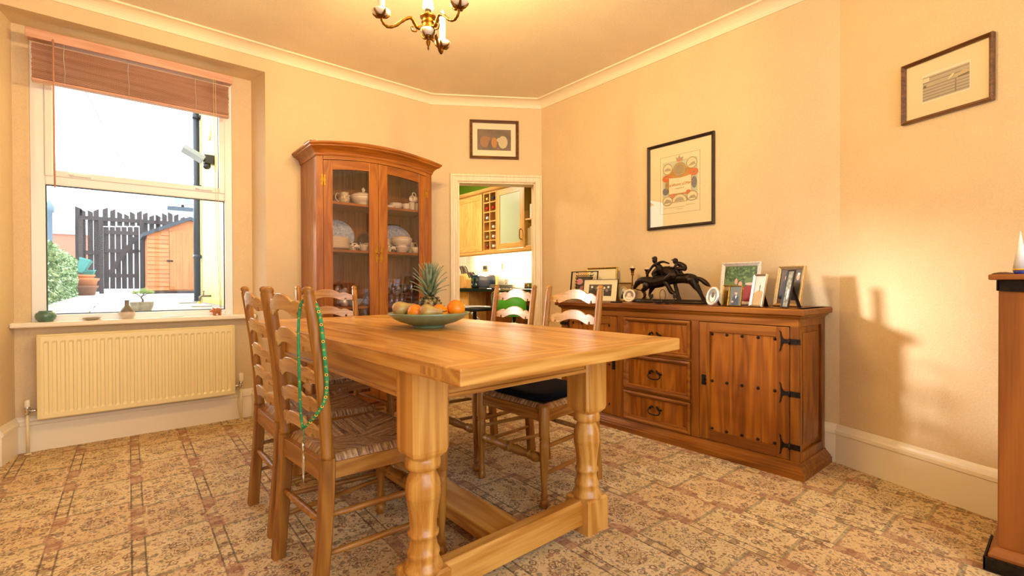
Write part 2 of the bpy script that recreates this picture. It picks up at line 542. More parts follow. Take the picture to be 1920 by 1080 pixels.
# skirting and cornice
SK = [(0, 0), (0.018, 0), (0.018, 0.158), (0.026, 0.164), (0.026, 0.180), (0.017, 0.188), (0.013, 0.2), (0.005, 0.213), (0, 0.213)]
CV = [(0, ZC), (0.008, ZC), (0.010, ZC+0.006)]+[(0.088+0.078*math.cos(math.radians(a)), ZC+0.006+0.052*math.sin(math.radians(a))) for a in (170, 155, 140, 125, 110, 95)]+[(0.088, ZC+0.056), (0.096, ZC+0.056), (0.096, ZCEIL), (0, ZCEIL)]
def run(prof, segs):
    m = MB()
    for a, b, n in segs:
        a, b, n = Vector(a), Vector(b), Vector(n)
        m.rings([[tuple(q+n*o+Vector((0, 0, z))) for o, z in prof] for q in (a, b)], True, False)
    return m
DN = Vector((DU.y, -DU.x, 0))
structure(run(SK, [((XA, B0.y-0.0, 0), (XA, W1.y, 0), (-1, 0, 0)), (tuple(B0+Vector((0.0, 0.01, 0))), tuple(B1), tuple(BN))]).build('baseboard_right', M_TRIM))
spl = Vector((XRR-XFR, YB-YW, 0)).normalized()
spl2 = Vector((XFL-XRL, YW-YB, 0)).normalized()
structure(run(SK, [((XRL, YB, 0), (XRR, YB, 0), (0, -1, 0)), ((XFR, YW, 0), (XRR, YB, 0), (-spl.y, spl.x, 0)), ((XRL, YB, 0), (XFL, YW, 0), (-spl2.y, spl2.x, 0)), ((XFR, YW, 0), (2.24, YW, 0), (0, -1, 0)), ((XL, YW, 0), (XFL, YW, 0), (0, -1, 0))]).build('baseboard_window', M_TRIM))
structure(run(SK, [(tuple(W0), tuple(W0+DU*(DS0-0.07)), tuple(DN))]).build('baseboard_door', M_TRIM))
structure(run(SK, [((XL, YK, 0), (XL, YW, 0), (1, 0, 0)), ((XL, YK, 0), (B1.x, YK, 0), (0, 1, 0))]).build('baseboard_back', M_TRIM))
structure(run(CV, [((XL, YW, 0), (2.238, YW, 0), (0, -1, 0)), (tuple(W0), tuple(W1), tuple(DN)), ((XA, B0.y, 0), (XA, W1.y, 0), (-1, 0, 0)), (tuple(B0), tuple(B1), tuple(BN)), ((XL, YK, 0), (XL, YW, 0), (1, 0, 0)), ((XL, YK, 0), (B1.x, YK, 0), (0, 1, 0))]).build('trim_2', M_COVE), 'cream coved plaster cornice around the ceiling')

# ---- garden window
def framebox(m, x0, z0, x1, z1, y0, y1, wd):
    m.box(x0, y0, z0, x0+wd, y1, z1); m.box(x1-wd, y0, z0, x1, y1, z1)
    m.box(x0+wd, y0, z0, x1-wd, y1, z0+wd); m.box(x0+wd, y0, z1-wd, x1-wd, y1, z1)
wn = structure(thing('window_1', 'white plastic garden window with top opener', None))
f = MB()
f.box(WX0, YB, WZ0, -0.322, 4.13, WZ1); f.box(0.630, YB, WZ0, WX1, 4.13, WZ1)
f.box(-0.322, YB, WZ0, 0.630, 4.13, 0.822); f.box(-0.322, YB, WZ1-0.05, 0.630, 4.13, WZ1); f.box(-0.322, YB, 1.625, 0.630, 4.13, 1.69)
f.build('window_frame', M_UPVC, wn, 0.006)
f = MB(); framebox(f, -0.322, 1.676, 0.632, WZ1-0.045, YB-0.014, 4.11, 0.038)
f.build('sash_frame', M_UPVC, wn, 0.006)
f = MB(); framebox(f, -0.322, 0.822, 0.630, 1.625, 4.085, 4.095, 0.006); framebox(f, -0.286, 1.712, 0.596, 2.46, 4.075, 4.085, 0.006)
f.build('gasket', M_BLACK, wn)
box('pane', M_PANE, (-0.322, 4.095, 0.82), (0.632, 4.101, 1.63), wn)
box('pane', M_PANE, (-0.29, 4.085, 1.71), (0.60, 4.091, 2.47), wn)
f = MB()
for hx in (-0.16, 0.50):
    f.box(hx-0.05, YB-0.03, 1.685, hx+0.05, YB-0.014, 1.70); f.box(hx-0.05, YB-0.045, 1.688, hx-0.03, YB-0.03, 1.698)
f.build('handle', M_UPVC, wn, 0.003)
structure(box('window_sill', M_TRIM, (XRL-0.012, 3.985, 0.752), (XRR+0.01, YB+0.03, 0.783), None, 0.008))
# unseen window added behind the camera to bring in more daylight
wb = structure(thing('window_2', 'added white framed daylight window, unseen behind the viewer', None))
f = MB(); framebox(f, -0.95, 0.45, 2.05, 2.55, YK-0.08, YK-0.03, 0.06); f.box(0.52, YK-0.08, 0.5, 0.58, YK-0.03, 2.5)
f.build('window_frame', M_UPVC, wb)
box('pane', M_PANE, (-0.90, YK-0.06, 0.5), (0.53, YK-0.055, 2.5), wb)
box('pane', M_PANE, (0.57, YK-0.06, 0.5), (2.0, YK-0.055, 2.5), wb)
# ---------------------------------------------------------------- dining table
tb = thing('dining_table', 'long pale pine farmhouse dining table on turned legs', 'table', (1.098, 1.970, 0), 0.0135)
HX, HY, ZT = 0.490, 1.030, 0.80
EB = 0.115
for sy in (-1, 1):
    y0, y1 = sorted((sy*HY, sy*(HY-EB)))
    box('end_board', W_TABLE('X'), (-HX, y0, ZT-0.043), (HX, y1, ZT), tb, 0.004)
nb = 6
for i in range(nb):
    x0 = -HX+2*HX*i/nb
    x1 = -HX+2*HX*(i+1)/nb
    box('top_board', W_TABLE('Y'), (x0+0.0004, -HY+EB+0.0005, ZT-0.043), (x1-0.0004, HY-EB-0.0005, ZT-0.0004), tb, 0.0012)
def tenon(x, y):
    box('tenon', W_TABLE('Z'), (x-0.0012, y-0.05, ZT-0.034), (x+0.004, y+0.05, ZT-0.012), tb)
tenon(-HX, -HY+EB+0.02); tenon(-HX, HY-EB-0.02)
LP = [(0.062, 0.128), (0.060, 0.142), (0.050, 0.158), (0.047, 0.172), (0.051, 0.180), (0.050, 0.188), (0.044, 0.198), (0.041, 0.218), (0.040, 0.230), (0.047, 0.236), (0.048, 0.246), (0.041, 0.252), (0.042, 0.28), (0.047, 0.32), (0.053, 0.355), (0.054, 0.357), (0.0528, 0.362), (0.0545, 0.366), (0.0532, 0.371), (0.054, 0.386), (0.051, 0.405), (0.042, 0.424), (0.038, 0.434), (0.040, 0.440), (0.054, 0.444), (0.055, 0.456), (0.053, 0.470), (0.050, 0.482)]
LX, LY = 0.3835, 0.672
for sx in (-1, 1):
    for sy in (-1, 1):
        m = MB()
        c = (sx*LX, sy*LY, 0)
        h = 0.0625
        m.lathe(LP, c, 28)
        ch = 0.013
        def octo(hh, k):
            return [(c[0]+a, c[1]+b) for a, b in ((-hh+k, -hh), (hh-k, -hh), (hh, -hh+k), (hh, hh-k), (hh-k, hh), (-hh+k, hh), (-hh, hh-k), (-hh, -hh+k))]
        m.rings([[(a, b, z) for a, b in octo(hh, kk)] for z, hh, kk in ((0.478, h-0.014, 0.020), (0.492, h-0.003, ch), (0.505, h, ch), (0.757, h, ch))], True, False)
        m.rings([[(a, b, z) for a, b in octo(hh, kk)] for z, hh, kk in ((0.0, h, 0.003), (0.128, h, 0.003), (0.137, h-0.007, 0.006))], True, False)
        m.build('leg', W_TABLE('Z'), tb)
AZ0, AZ1 = 0.662, 0.757
for sx in (-1, 1):
    m = MB(); x = sx*LX+sx*0.028
    m.box(x-0.014, -LY+0.06, AZ0, x+0.014, LY-0.06, AZ1)
    m.box(x-0.014-(0.008 if sx < 0 else 0), -LY+0.06, AZ0-0.012, x+0.014+(0.008 if sx > 0 else 0), LY-0.06, AZ0+0.002)
    m.build('apron', W_TABLE('Y'), tb, 0.003)
for sy in (-1, 1):
    m = MB(); y = sy*LY+sy*0.030
    m.box(-LX+0.06, y-0.014, AZ0, LX-0.06, y+0.014, AZ1)
    m.box(-LX+0.06, y-0.014-(0.008 if sy < 0 else 0), AZ0-0.012, LX-0.06, y+0.014+(0.008 if sy > 0 else 0), AZ0+0.002)
    m.build('apron', W_TABLE('X'), tb, 0.003)
    m = MB(); y = sy*LY
    m.prism([(y-0.030, 0.035), (y+0.030, 0.035), (y+0.030, 0.118), (y+0.020, 0.130), (y-0.020, 0.130), (y-0.030, 0.118)], -LX+0.06, LX-0.06, 'YZ')
    m.build('stretcher', W_TABLE('X'), tb, 0.002)
m = MB(); m.box(-0.070, -LY+0.03, 0.048, 0.070, LY-0.03, 0.105); m.build('stretcher', W_TABLE('Y'), tb, 0.004)

# ---------------------------------------------------------------- ladder-back chairs
def rush(axis):
    key = ('rush', axis)
    if key in MC: return MC[key]
    t = NT('woven_rush_'+axis.lower())
    co = t.n('TexCoord').outputs['Object']
    sc = (4, 130, 4) if axis == 'X' else (130, 4, 4)
    mp = t.n('Mapping', {'Vector': co, 'Scale': sc}).outputs[0]
    n = t.n('TexNoise', {'Vector': mp, 'Scale': 1.0, 'Detail': 2.0, 'Distortion': 0.2}).outputs[0]
    sc2 = (60, 130, 60) if axis == 'X' else (130, 60, 60)
    n2 = t.n('TexNoise', {'Vector': t.n('Mapping', {'Vector': co, 'Scale': sc2}).outputs[0], 'Scale': 1.0, 'Detail': 1.0}).outputs[0]
    f = t.m('ADD', t.m('MULTIPLY', n, 0.7), t.m('MULTIPLY', n2, 0.3))
    col = t.ramp(f, [(0.32, lin('#4e3420')), (0.5, lin('#a47e55')), (0.68, lin('#cdb089'))])
    t.bsdf({'Base Color': col, 'Roughness': 0.5, 'Normal': t.bump(f, 0.9, 0.006)})
    MC[key] = t.mat
    return t.mat

RX, FX, RY, FY = -0.205, 0.205, 0.182, 0.225
SLAT_T = [(0, .046), (.12, .045), (.25, .041), (.38, .033), (.47, .024), (.52, .021), (.56, .024), (.62, .0265), (.70, .024), (.80, .017), (.90, .010), (1, .007)]
SLAT_B = [(1, -.024), (.85, -.0245), (.76, -.026), (.73, -.024), (.725, -.016), (.70, -.012), (.665, -.0125), (.645, -.018), (.64, -.027), (.60, -.0285), (.5, -.024), (.38, -.016), (.25, -.009), (.12, -.006), (0, -.005)]
def post_x(z):
    P = [(0, -0.232), (0.12, -0.222), (0.25, -0.211), (0.36, -0.205), (0.45, -0.203), (0.55, -0.206), (0.7, -0.219), (0.85, -0.238), (1.0, -0.262)]
    for (a, xa), (b, xb) in zip(P, P[1:]):
        if a <= z <= b:
            return xa+(xb-xa)*(z-a)/(b-a)
    return P[-1][1]
def make_chair(label, loc, rz):
    r = thing('dining_chair', label, 'chair', loc, rz, 'ladder back chairs around the table')
    for s in (-1, 1):
        m = MB(True)
        y = s*RY
        rs = []
        for z in (0, 0.06, 0.12, 0.2, 0.28, 0.36, 0.42, 0.452):
            x = post_x(z); a, b = 0.021, 0.0195
            k = 0.004
            rs.append([(x+i, y+j, z) for i, j in ((-a+k, -b), (a-k, -b), (a, -b+k), (a, b-k), (a-k, b), (-a+k, b), (-a, b-k), (-a, -b+k))])
        m.rings(rs, True, False)
        rs = []
        for z, rr in ((0.448, 0.0205), (0.462, 0.0205), (0.475, 0.018), (0.6, 0.0178), (0.75, 0.0172), (0.9, 0.0168), (0.965, 0.0165), (0.972, 0.0135), (0.979, 0.0165), (0.988, 0.0155), (0.994, 0.010), (0.996, 0.004)):
            x = post_x(z)
            rs.append([(x+rr*1.08*math.cos(2*PI*j/14), y+rr*math.sin(2*PI*j/14), z) for j in range(14)])
        m.rings(rs)
        m.build('back_post', W_CHAIR('Z'), r)
    for i, (zc, k) in enumerate(((0.925, 1.0), (0.815, 0.98), (0.712, 0.95), (0.618, 0.9), (0.532, 0.85))):
        m = MB(True)
        hw = RY-0.006
        out = [(-a, b) for a, b in SLAT_T[::-1]]+SLAT_T[1:]+SLAT_B+[(-a, b) for a, b in SLAT_B[::-1]][1:]
        def P(u, h, dx):
            z = zc+h*k*1.05
            return (post_x(zc)-0.004-0.022*(1-u*u)+dx-(h*k)*0.12, u*hw, z)
        top = [(-a, b) for a, b in SLAT_T[::-1]]+SLAT_T[1:]
        bot = [(-a, b) for a, b in SLAT_B]+SLAT_B[::-1][1:]
        # resample both edges at common stations to build clean strips
        def at(L, u):
            for (a, ya), (b, yb) in zip(L, L[1:]):
                if a-1e-9 <= u <= b+1e-9:
                    return ya if abs(b-a) < 1e-9 else ya+(yb-ya)*(u-a)/(b-a)
            return L[-1][1]
        us = sorted(set([round(a, 4) for a, _ in top]+[round(a, 4) for a, _ in bot]))
        rs = []
        for u in us:
            t_, b_ = at(top, u), at(bot, u)
            md = (t_+b_)/2
            rs.append([P(u, b_+0.0015, -0.0055), P(u, t_-0.0015, -0.0055), P(u, t_, -0.004), P(u, t_, 0.004), P(u, t_-0.0015, 0.0055), P(u, b_+0.0015, 0.0055), P(u, b_, 0.004), P(u, b_, -0.004)])
        m.rings(rs, True, False)
        m.build('slat', W_SLAT('Y'), r)
    LEG = [(0.012, 0), (0.019, 0.006), (0.021, 0.02), (0.017, 0.034), (0.0125, 0.04), (0.017, 0.048), (0.0165, 0.058), (0.0125, 0.07), (0.0125, 0.085), (0.015, 0.12), (0.019, 0.2), (0.0215, 0.27), (0.0215, 0.29), (0.019, 0.296), (0.0225, 0.304), (0.019, 0.312), (0.0235, 0.32), (0.0245, 0.33), (0.0245, 0.452), (0.022, 0.458)]
    for s in (-1, 1):
        MB().lathe(LEG, (FX, s*FY, 0), 18).build('leg', W_CHAIR('Z'), r)
    # rails
    for s in (-1, 1):
        m = MB(); a = (RX, s*RY); b = (FX, s*FY)
        m.rings([[(x, y-0.010, 0.385), (x, y+0.010, 0.385), (x, y+0.010, 0.437), (x, y-0.010, 0.437)] for x, y in (a, b)], True, False)
        m.build('side_rail', W_CHAIR('X'), r, 0.002)
    m = MB(); m.box(FX-0.010, -FY, 0.385, FX+0.010, FY, 0.437); m.build('front_rail', W_CHAIR('Y'), r, 0.002)
    m = MB(); m.box(RX-0.012, -RY, 0.375, RX+0.010, RY, 0.440); m.build('back_rail', W_CHAIR('Y'), r, 0.002)
    # stretchers
    def stick(p, q, r0, r1):
        p, q = Vector(p), Vector(q)
        MB().tube([p+(q-p)*t for t in (0, 0.15, 0.35, 0.65, 0.85, 1)], [r0, r0+0.002, r1, r1, r0+0.002, r0], 10).build('stretcher', W_CHAIR('X'), r)
    for s in (-1, 1):
        stick((post_x(0.27), s*RY, 0.27), (FX, s*FY, 0.27), 0.0075, 0.0105)
        stick((post_x(0.15), s*RY, 0.15), (FX, s*FY, 0.15), 0.0075, 0.0105)
    stick((post_x(0.245), -RY, 0.245), (post_x(0.245), RY, 0.245), 0.0085, 0.0125)
    ST = [(0.009, -1), (0.011, -.93), (0.018, -.84), (0.0185, -.74), (0.012, -.66), (0.0165, -.64), (0.0165, -.61), (0.013, -.58), (0.016, -.35), (0.019, -.15), (0.0125, -.03), (0.018, -.02), (0.018, .02), (0.0125, .03), (0.019, .15), (0.016, .35), (0.013, .58), (0.0165, .61), (0.0165, .64), (0.012, .66), (0.0185, .74), (0.018, .84), (0.011, .93), (0.009, 1)]
    MB().lathe([(a*1.25, b*(FY-0.01)) for a, b in ST], (FX, 0, 0.215), 14, 'Y').build('front_stretcher', W_CHAIR('Y'), r)
    # rush seat: four woven triangles with creased diagonals
    m = MB(True)
    N = 20
    def edge(u, v):
        x = RX+0.004+(FX-RX-0.002)*u
        hw = RY+0.004+(FY-RY+0.006)*u
        return x, (2*v-1)*hw
    def hgt(u, v):
        a, b = abs(2*u-1), abs(2*v-1)
        e = max(a, b)
        cre = abs(a-b)
        h = 0.437+0.026*(e**2.0)+0.004*min(1, cre*6)-0.004
        if e > 0.9:
            h -= 0.030*((e-0.9)/0.1)**2
        return h
    g = {}
    vs, fX, fY = [], [], []
    for i in range(N+1):
        for j in range(N+1):
            g[i, j] = len(vs)
            x, y = edge(i/N, j/N)
            vs.append((x, y, hgt(i/N, j/N)))
    for i in range(N):
        for j in range(N):
            a, b = abs(2*(i+.5)/N-1), abs(2*(j+.5)/N-1)
            (fX if a >= b else fY).append((g[i, j], g[i+1, j], g[i+1, j+1], g[i, j+1]))
    o = len(m.v)
    m.add(vs, fX)
    m.m = 1
    for f_ in fY:
        m.f.append([q+o for q in f_]); m.mi.append(1); m.sm.append(True)
    m.m = 0
    rim = [g[0, j] for j in range(N)]+[g[i, N] for i in range(N)]+[g[N, j] for j in range(N, 0, -1)]+[g[i, 0] for i in range(N, 0, -1)]
    lo = len(m.v)
    for q in rim:
        p_ = m.v[q+o]
        m.v.append(Vector((p_.x*0.985, p_.y*0.985, 0.428)))
    k = len(rim)
    for a in range(k):
        b = (a+1) % k
        p_ = vs[rim[a]]
        side = 0 if abs(p_[0]) > 0.19 and abs(p_[1]) < 0.18 else 1
        m.f.append([rim[a]+o, rim[b]+o, lo+b, lo+a]); m.mi.append(side); m.sm.append(True)
    m.build('woven_seat', [rush('X'), rush('Y')], r)
    return r
chA = make_chair('rush seat ladder back chair with the green lanyard hanging from its post', (0.700, 1.722, 0), math.radians(4.5))
chB = dup(chA, (0.712, 2.245, 0), 0.0, 'rush seat ladder back chair nearest the radiator, back to the window')
chC = dup(chA, (1.075, 2.925, 0), math.radians(-90), 'rush seat ladder back chair at the table end before the glazed cabinet')
chD = dup(chA, (1.690, 2.30, 0), math.radians(180), 'rush seat ladder back chair in front of the kitchen doorway')
chE = dup(chA, (1.665, 1.765, 0), math.radians(182), 'rush seat ladder back chair with a navy cushion, beside the sideboard')
# navy cushion on the chair by the sideboard
m = MB(True)
rs = []
for z, k in ((0.452, 0.93), (0.456, 0.985), (0.468, 1.0), (0.480, 0.985), (0.487, 0.9), (0.490, 0.6), (0.490, 0.05)):
    ring = []
    for j in range(40):
        a = 2*PI*j/40
        c_, s_ = math.cos(a), math.sin(a)
        e = 0.35
        x = math.copysign(abs(c_)**e, c_); y = math.copysign(abs(s_)**e, s_)
        hw = 0.176+0.022*(x+1)/2
        ring.append((0.185*x*k+0.005, hw*y*k, z))
    rs.append(ring)
m.rings(rs)
cu = m.build('seat_cushion', mat('#070a16', 0.9, spec=0.15, noise=0.3, nscale=120, bump=0.2, name='navy_cloth'), None, loc=(1.665, 1.765, 0.006), rot=(0, 0, math.radians(182)))
tag(cu, 'flat navy blue seat cushion on the rush chair under the table', 'cushion')

# ---------------------------------------------------------------- pine sideboard
sb = thing('sideboard', 'long rustic pine sideboard with iron hinges, studs and three drawers', 'sideboard', (XA-0.030, 1.7625, 0), math.radians(-90))
BW, FR = 0.8425, -0.390
m = MB()
m.box(-BW+0.02, FR+0.028, 0.05, BW-0.02, 0, 0.835)
m.build('carcass', W_SIDE('Z'), sb)
for sx in (-1, 1):                                        # framed ends
    x0, x1 = sorted((sx*(BW-0.02), sx*BW))
    m = MB()
    m.box(x0, FR+0.0305, 0.05, x1, FR+0.05, 0.835); m.box(x0, -0.05, 0.05, x1, 0, 0.835)
    m.box(x0, FR+0.05, 0.05, x1, -0.05, 0.12); m.box(x0, FR+0.05, 0.775, x1, -0.05, 0.835)
    m.build('end_frame', W_SIDE('Z'), sb, 0.003)
    xp = sx*(BW-0.018)
    m = MB(); m.prism([(FR+0.05, 0.12), (-0.05, 0.12), (-0.05, 0.775), (FR+0.05, 0.775)], min(xp, xp+sx*0.004), max(xp, xp+sx*0.004), 'YZ')
    m.prism([(FR+0.085, 0.155), (-0.085, 0.155), (-0.085, 0.74), (FR+0.085, 0.74)], min(xp, xp+sx*0.011), max(xp, xp+sx*0.011), 'YZ')
    m.build('end_panel', W_PANEL('Z'), sb, 0.004)
def bar(n, ax, x0, z0, x1, z1, y0=FR, y1=FR+0.03, w_=W_SIDE, bev=0.002, par=None):
    return MB().box(x0, y0, z0, x1, y1, z1).build(n, w_(ax), par or sb, bev)
bar('top_rail', 'X', -BW, 0.778, BW, 0.835); bar('bottom_rail', 'X', -BW, 0.05, BW, 0.079)
for a, b in ((-BW, -0.7995), (-0.3015, -0.248), (0.2495, 0.3005), (0.8015, BW)):
    bar('stile', 'Z', a, 0.079, b, 0.778)
for z0, z1 in ((0.528, 0.541), (0.279, 0.291)):
    bar('drawer_rail', 'X', -0.248, z0, 0.2495, z1)
m = MB()
TOPP = [(0.0, 0.812), (0.006, 0.820), (0.016, 0.826), (0.018, 0.834), (0.034, 0.838), (0.036, 0.842), (0.036, 0.864), (0.032, 0.870)]
def skirt(prof, name, wf, bev=0.0):
    m = MB()
    def P(x, y, o): return (x+(o if x > 0 else -o), y-o)
    corners = [(-BW, 0), (-BW, FR), (BW, FR), (BW, 0)]
    rs = []
    for i, (x, y) in enumerate(corners):
        ring = []
        for o, z in prof:
            xx = x+(o if x > 0 else -o)
            yy = y-o if y < -0.1 else 0
            ring.append((xx, yy, z))
        for o, z in (prof[-1], prof[0]):
            xx = x-(0.02 if x > 0 else -0.02)
            yy = y+0.02 if y < -0.1 else 0
            ring.append((xx, yy, z))
        rs.append(ring)
    m.rings(rs, True, False)
    return m.build(name, wf, sb, bev)
skirt(TOPP, 'top_moulding', W_SIDE('X'))
m = MB(); m.box(-BW-0.033, FR-0.033, 0.846, BW+0.033, 0.012, 0.870); m.build('top', W_SIDE('X'), sb, 0.006, 3)
skirt([(0.036, 0.0), (0.036, 0.030), (0.030, 0.034), (0.028, 0.042), (0.020, 0.047), (0.016, 0.056), (0.008, 0.062), (0.004, 0.072)], 'plinth', W_SIDE('X'))
def stud(par, x, z, y, rr=0.0085):
    MB().lathe([(rr, 0), (rr*0.9, -rr*0.45), (rr*0.6, -rr*0.75), (rr*0.1, -rr*0.9)], (x, y, z), 12, 'Y').build('stud', M_IRON, par)
def hinge(par, x, z, dirx):
    m = MB()
    tail = [(0, .010), (.020, .011), (.028, .016), (.034, .030), (.037, .048), (.046, .056), (.040, .034), (.040, .018), (.038, 0)]
    poly = [(0.0, -.010), (0.0, .010)]+tail[1:]+[(a, -b) for a, b in tail[::-1][1:-1]]
    m.prism([(x+dirx*-a, z+b) for a, b in poly], FR-0.004, FR-0.001, 'XZ')
    m.box(min(x, x+dirx*0.055), FR-0.005, z-0.014, max(x, x+dirx*0.055), FR-0.0005, z+0.014)
    m.lathe([(0.005, z-0.016), (0.005, z+0.016)], (x+dirx*0.004, FR-0.005, 0), 8)
    for q in (0.018, 0.042):
        m.lathe([(0.003, FR-0.005), (0.001, FR-0.007)], (x+dirx*q, 0, z), 6, 'Y')
    m.build('hinge', M_IRON, par)
def escut(par, x, z):
    m = MB()
    m.prism([(x-.012, z-.030), (x+.012, z-.030), (x+.015, z-.02), (x+.011, z-.012), (x+.014, z), (x+.011, z+.012), (x+.015, z+.022), (x+.010, z+.03), (x-.010, z+.03), (x-.015, z+.022), (x-.011, z+.012), (x-.014, z), (x-.011, z-.012), (x-.015, z-.02)], FR-0.004, FR-0.001, 'XZ')
    m.lathe([(0.006, FR-0.004), (0.006, FR-0.012), (0.003, FR-0.014)], (x, 0, z+0.006), 10, 'Y')
    m.tube([(x, FR-0.010, z+0.004), (x+0.004, FR-0.014, z-0.010), (x-0.003, FR-0.013, z-0.026)], 0.003, 6)
    m.build('escutcheon', M_IRON, par)
for s in (-1, 1):
    xi, xo = s*0.3025, s*0.7995
    x0, x1 = sorted((xi, xo))
    dr = MB().box(x0+0.063, FR+0.010, 0.137, x1-0.063, FR+0.025, 0.719).build('door', W_PANEL('Z'), sb)
    bar('door_stile', 'Z', x0+0.001, 0.082, x0+0.0635, 0.774, FR-0.001, FR+0.024, W_SIDE, 0.002, dr)
    bar('door_stile', 'Z', x1-0.0635, 0.082, x1-0.001, 0.774, FR-0.001, FR+0.024, W_SIDE, 0.002, dr)
    bar('door_rail', 'X', x0+0.0635, 0.082, x1-0.0635, 0.137, FR-0.001, FR+0.024, W_SIDE, 0.002, dr)
    bar('door_rail', 'X', x0+0.0635, 0.719, x1-0.0635, 0.774, FR-0.001, FR+0.024, W_SIDE, 0.002, dr)
    for zz in (0.706, 0.430, 0.150):
        for k in range(5):
            stud(dr, x0+0.076+(x1-x0-0.152)*k/4, zz, FR+0.010)
    for zz in (0.700, 0.428, 0.155):
        hinge(dr, xo-s*0.004, zz, s)
    escut(dr, xi+s*0.030, 0.432)
for z0, z1 in ((0.543, 0.775), (0.294, 0.526), (0.082, 0.277)):
    x0, x1 = -0.2455, 0.247
    dw = MB().box(x0+0.03, FR+0.008, z0+0.026, x1-0.03, FR+0.02, z1-0.026).build('drawer', W_PANEL('Z'), sb)
    m = MB()
    a, b = 0.034, 0.020
    pr = [(0, FR+0.02), (0, FR-0.010), (0.010, FR-0.014), (0.020, FR-0.008), (0.026, FR+0.004), (0.034, FR+0.010), (0.034, FR+0.02)]
    rs = []
    for cx, cz, dx, dz in ((x0, z0, 1, 1), (x1, z0, -1, 1), (x1, z1, -1, -1), (x0, z1, 1, -1)):
        rs.append([(cx+dx*o, y, cz+dz*o) for o, y in pr])
    m.rings(rs, False, False, True)
    m.build('drawer_moulding', W_SIDE('X'), dw)
    m = MB()
    zc = (z0+z1)/2+0.006
    for s in (-1, 1):
        m.tube([(s*0.040+0.0, FR+0.008, zc), (s*0.036, FR-0.012, zc+0.006), (s*0.026, FR-0.018, zc+0.016), (s*0.018, FR-0.012, zc+0.022), (s*0.020, FR+0.006, zc+0.010)], [0.006, 0.007, 0.007, 0.006, 0.005], 8)
    m.tube([(-0.038, FR-0.014, zc+0.002), (-0.045, FR-0.018, zc-0.012), (-0.034, FR-0.020, zc-0.027), (0, FR-0.021, zc-0.031), (0.034, FR-0.020, zc-0.027), (0.045, FR-0.018, zc-0.012), (0.038, FR-0.014, zc+0.002)], [0.0045]*7, 8)
    m.build('handle', M_IRON, dw)

# ---------------------------------------------------------------- glazed display cabinet
CXC, CDY = 1.5635, -0.357
dc = thing('display_cabinet', 'tall arched pine display cabinet with two glazed doors full of crockery', 'cabinet', (CXC, 3.822, 0))
HWC = 0.467
def arch(x, base, rise): return base+rise*(1-(x/HWC)**2)
for s in (-1, 1):
    x0, x1 = sorted((s*HWC, s*(HWC-0.02)))
    box('side_panel', W_CAB('Z'), (x0, CDY+0.0225, 0.086), (x1, 0, 1.935), dc, 0.002)
for i in range(9):
    x0 = -HWC+0.02+(2*HWC-0.04)*i/9
    x1 = -HWC+0.02+(2*HWC-0.04)*(i+1)/9
    box('back_board', W_CAB('Z'), (x0+0.0008, -0.014, 0.05), (x1-0.0008, -0.002, 1.95), dc, 0.002)
for z in (1.615, 1.262, 0.839, 0.45):
    box('shelf', W_CAB('X'), (-HWC+0.021, -0.325, z-0.02), (HWC-0.021, -0.015, z), dc, 0.002)
box('bottom', W_CAB('X'), (-HWC+0.02, CDY+0.01, 0.06), (HWC-0.02, -0.014, 0.09), dc)
m = MB(); m.box(-HWC-0.015, CDY-0.015, 0, HWC+0.015, 0, 0.085); m.build('plinth', W_CAB('X'), dc, 0.006)
# face frame
for s in (-1, 1):
    x0, x1 = sorted((s*HWC, s*(HWC-0.050)))
    m = MB(); m.prism([(x0, 0.085), (x1, 0.085), (x1, arch(x1, 1.915, 0.045)), (x0, arch(x0, 1.915, 0.045))], CDY, CDY+0.022, 'XZ')
    m.build('face_stile', W_CAB('Z'), dc, 0.0015)
xs = [-0.415+0.83*i/16 for i in range(17)]
m = MB()
m.rings([[(x, CDY, arch(x, 1.888, 0.045)), (x, CDY+0.022, arch(x, 1.888, 0.045)), (x, CDY+0.022, arch(x, 1.935, 0.045)), (x, CDY, arch(x, 1.935, 0.045))] for x in xs], True, False)
m.build('frieze', W_CAB('X'), dc)
CRP = [(-0.005, -0.012), (0.004, -0.012), (0.008, -0.004), (0.010, 0.008), (0.018, 0.022), (0.034, 0.036), (0.048, 0.042), (0.052, 0.044), (0.053, 0.050), (0.062, 0.056), (0.064, 0.060), (0.064, 0.068), (-0.005, 0.068)]
def crz(x, h): return arch(x, 1.926, 0.045)+h+max(0, h-0.03)*0.35*(1-(x/HWC)**2)
m = MB()
rs = []
for i in range(25):
    t_ = -1+2*i/24
    rs.append([(t_*(HWC+o), CDY-o, crz(t_*HWC, h)) for o, h in CRP])
m.rings([[(-(HWC+o), 0, crz(-HWC, h)) for o, h in CRP]]+rs+[[(HWC+o, 0, crz(HWC, h)) for o, h in CRP]], True, False)
m.build('crown', W_CAB('X'), dc)
m = MB()
m.rings([[(t_*HWC, CDY+0.01, crz(t_*HWC, 0.05)), (t_*HWC, -0.001, crz(t_*HWC, 0.05)), (t_*HWC, -0.001, crz(t_*HWC, 0.064)), (t_*HWC, CDY+0.01, crz(t_*HWC, 0.064))] for t_ in [-1+2*i/24 for i in range(25)]], True, False)
m.build('roof', W_CAB('X'), dc)
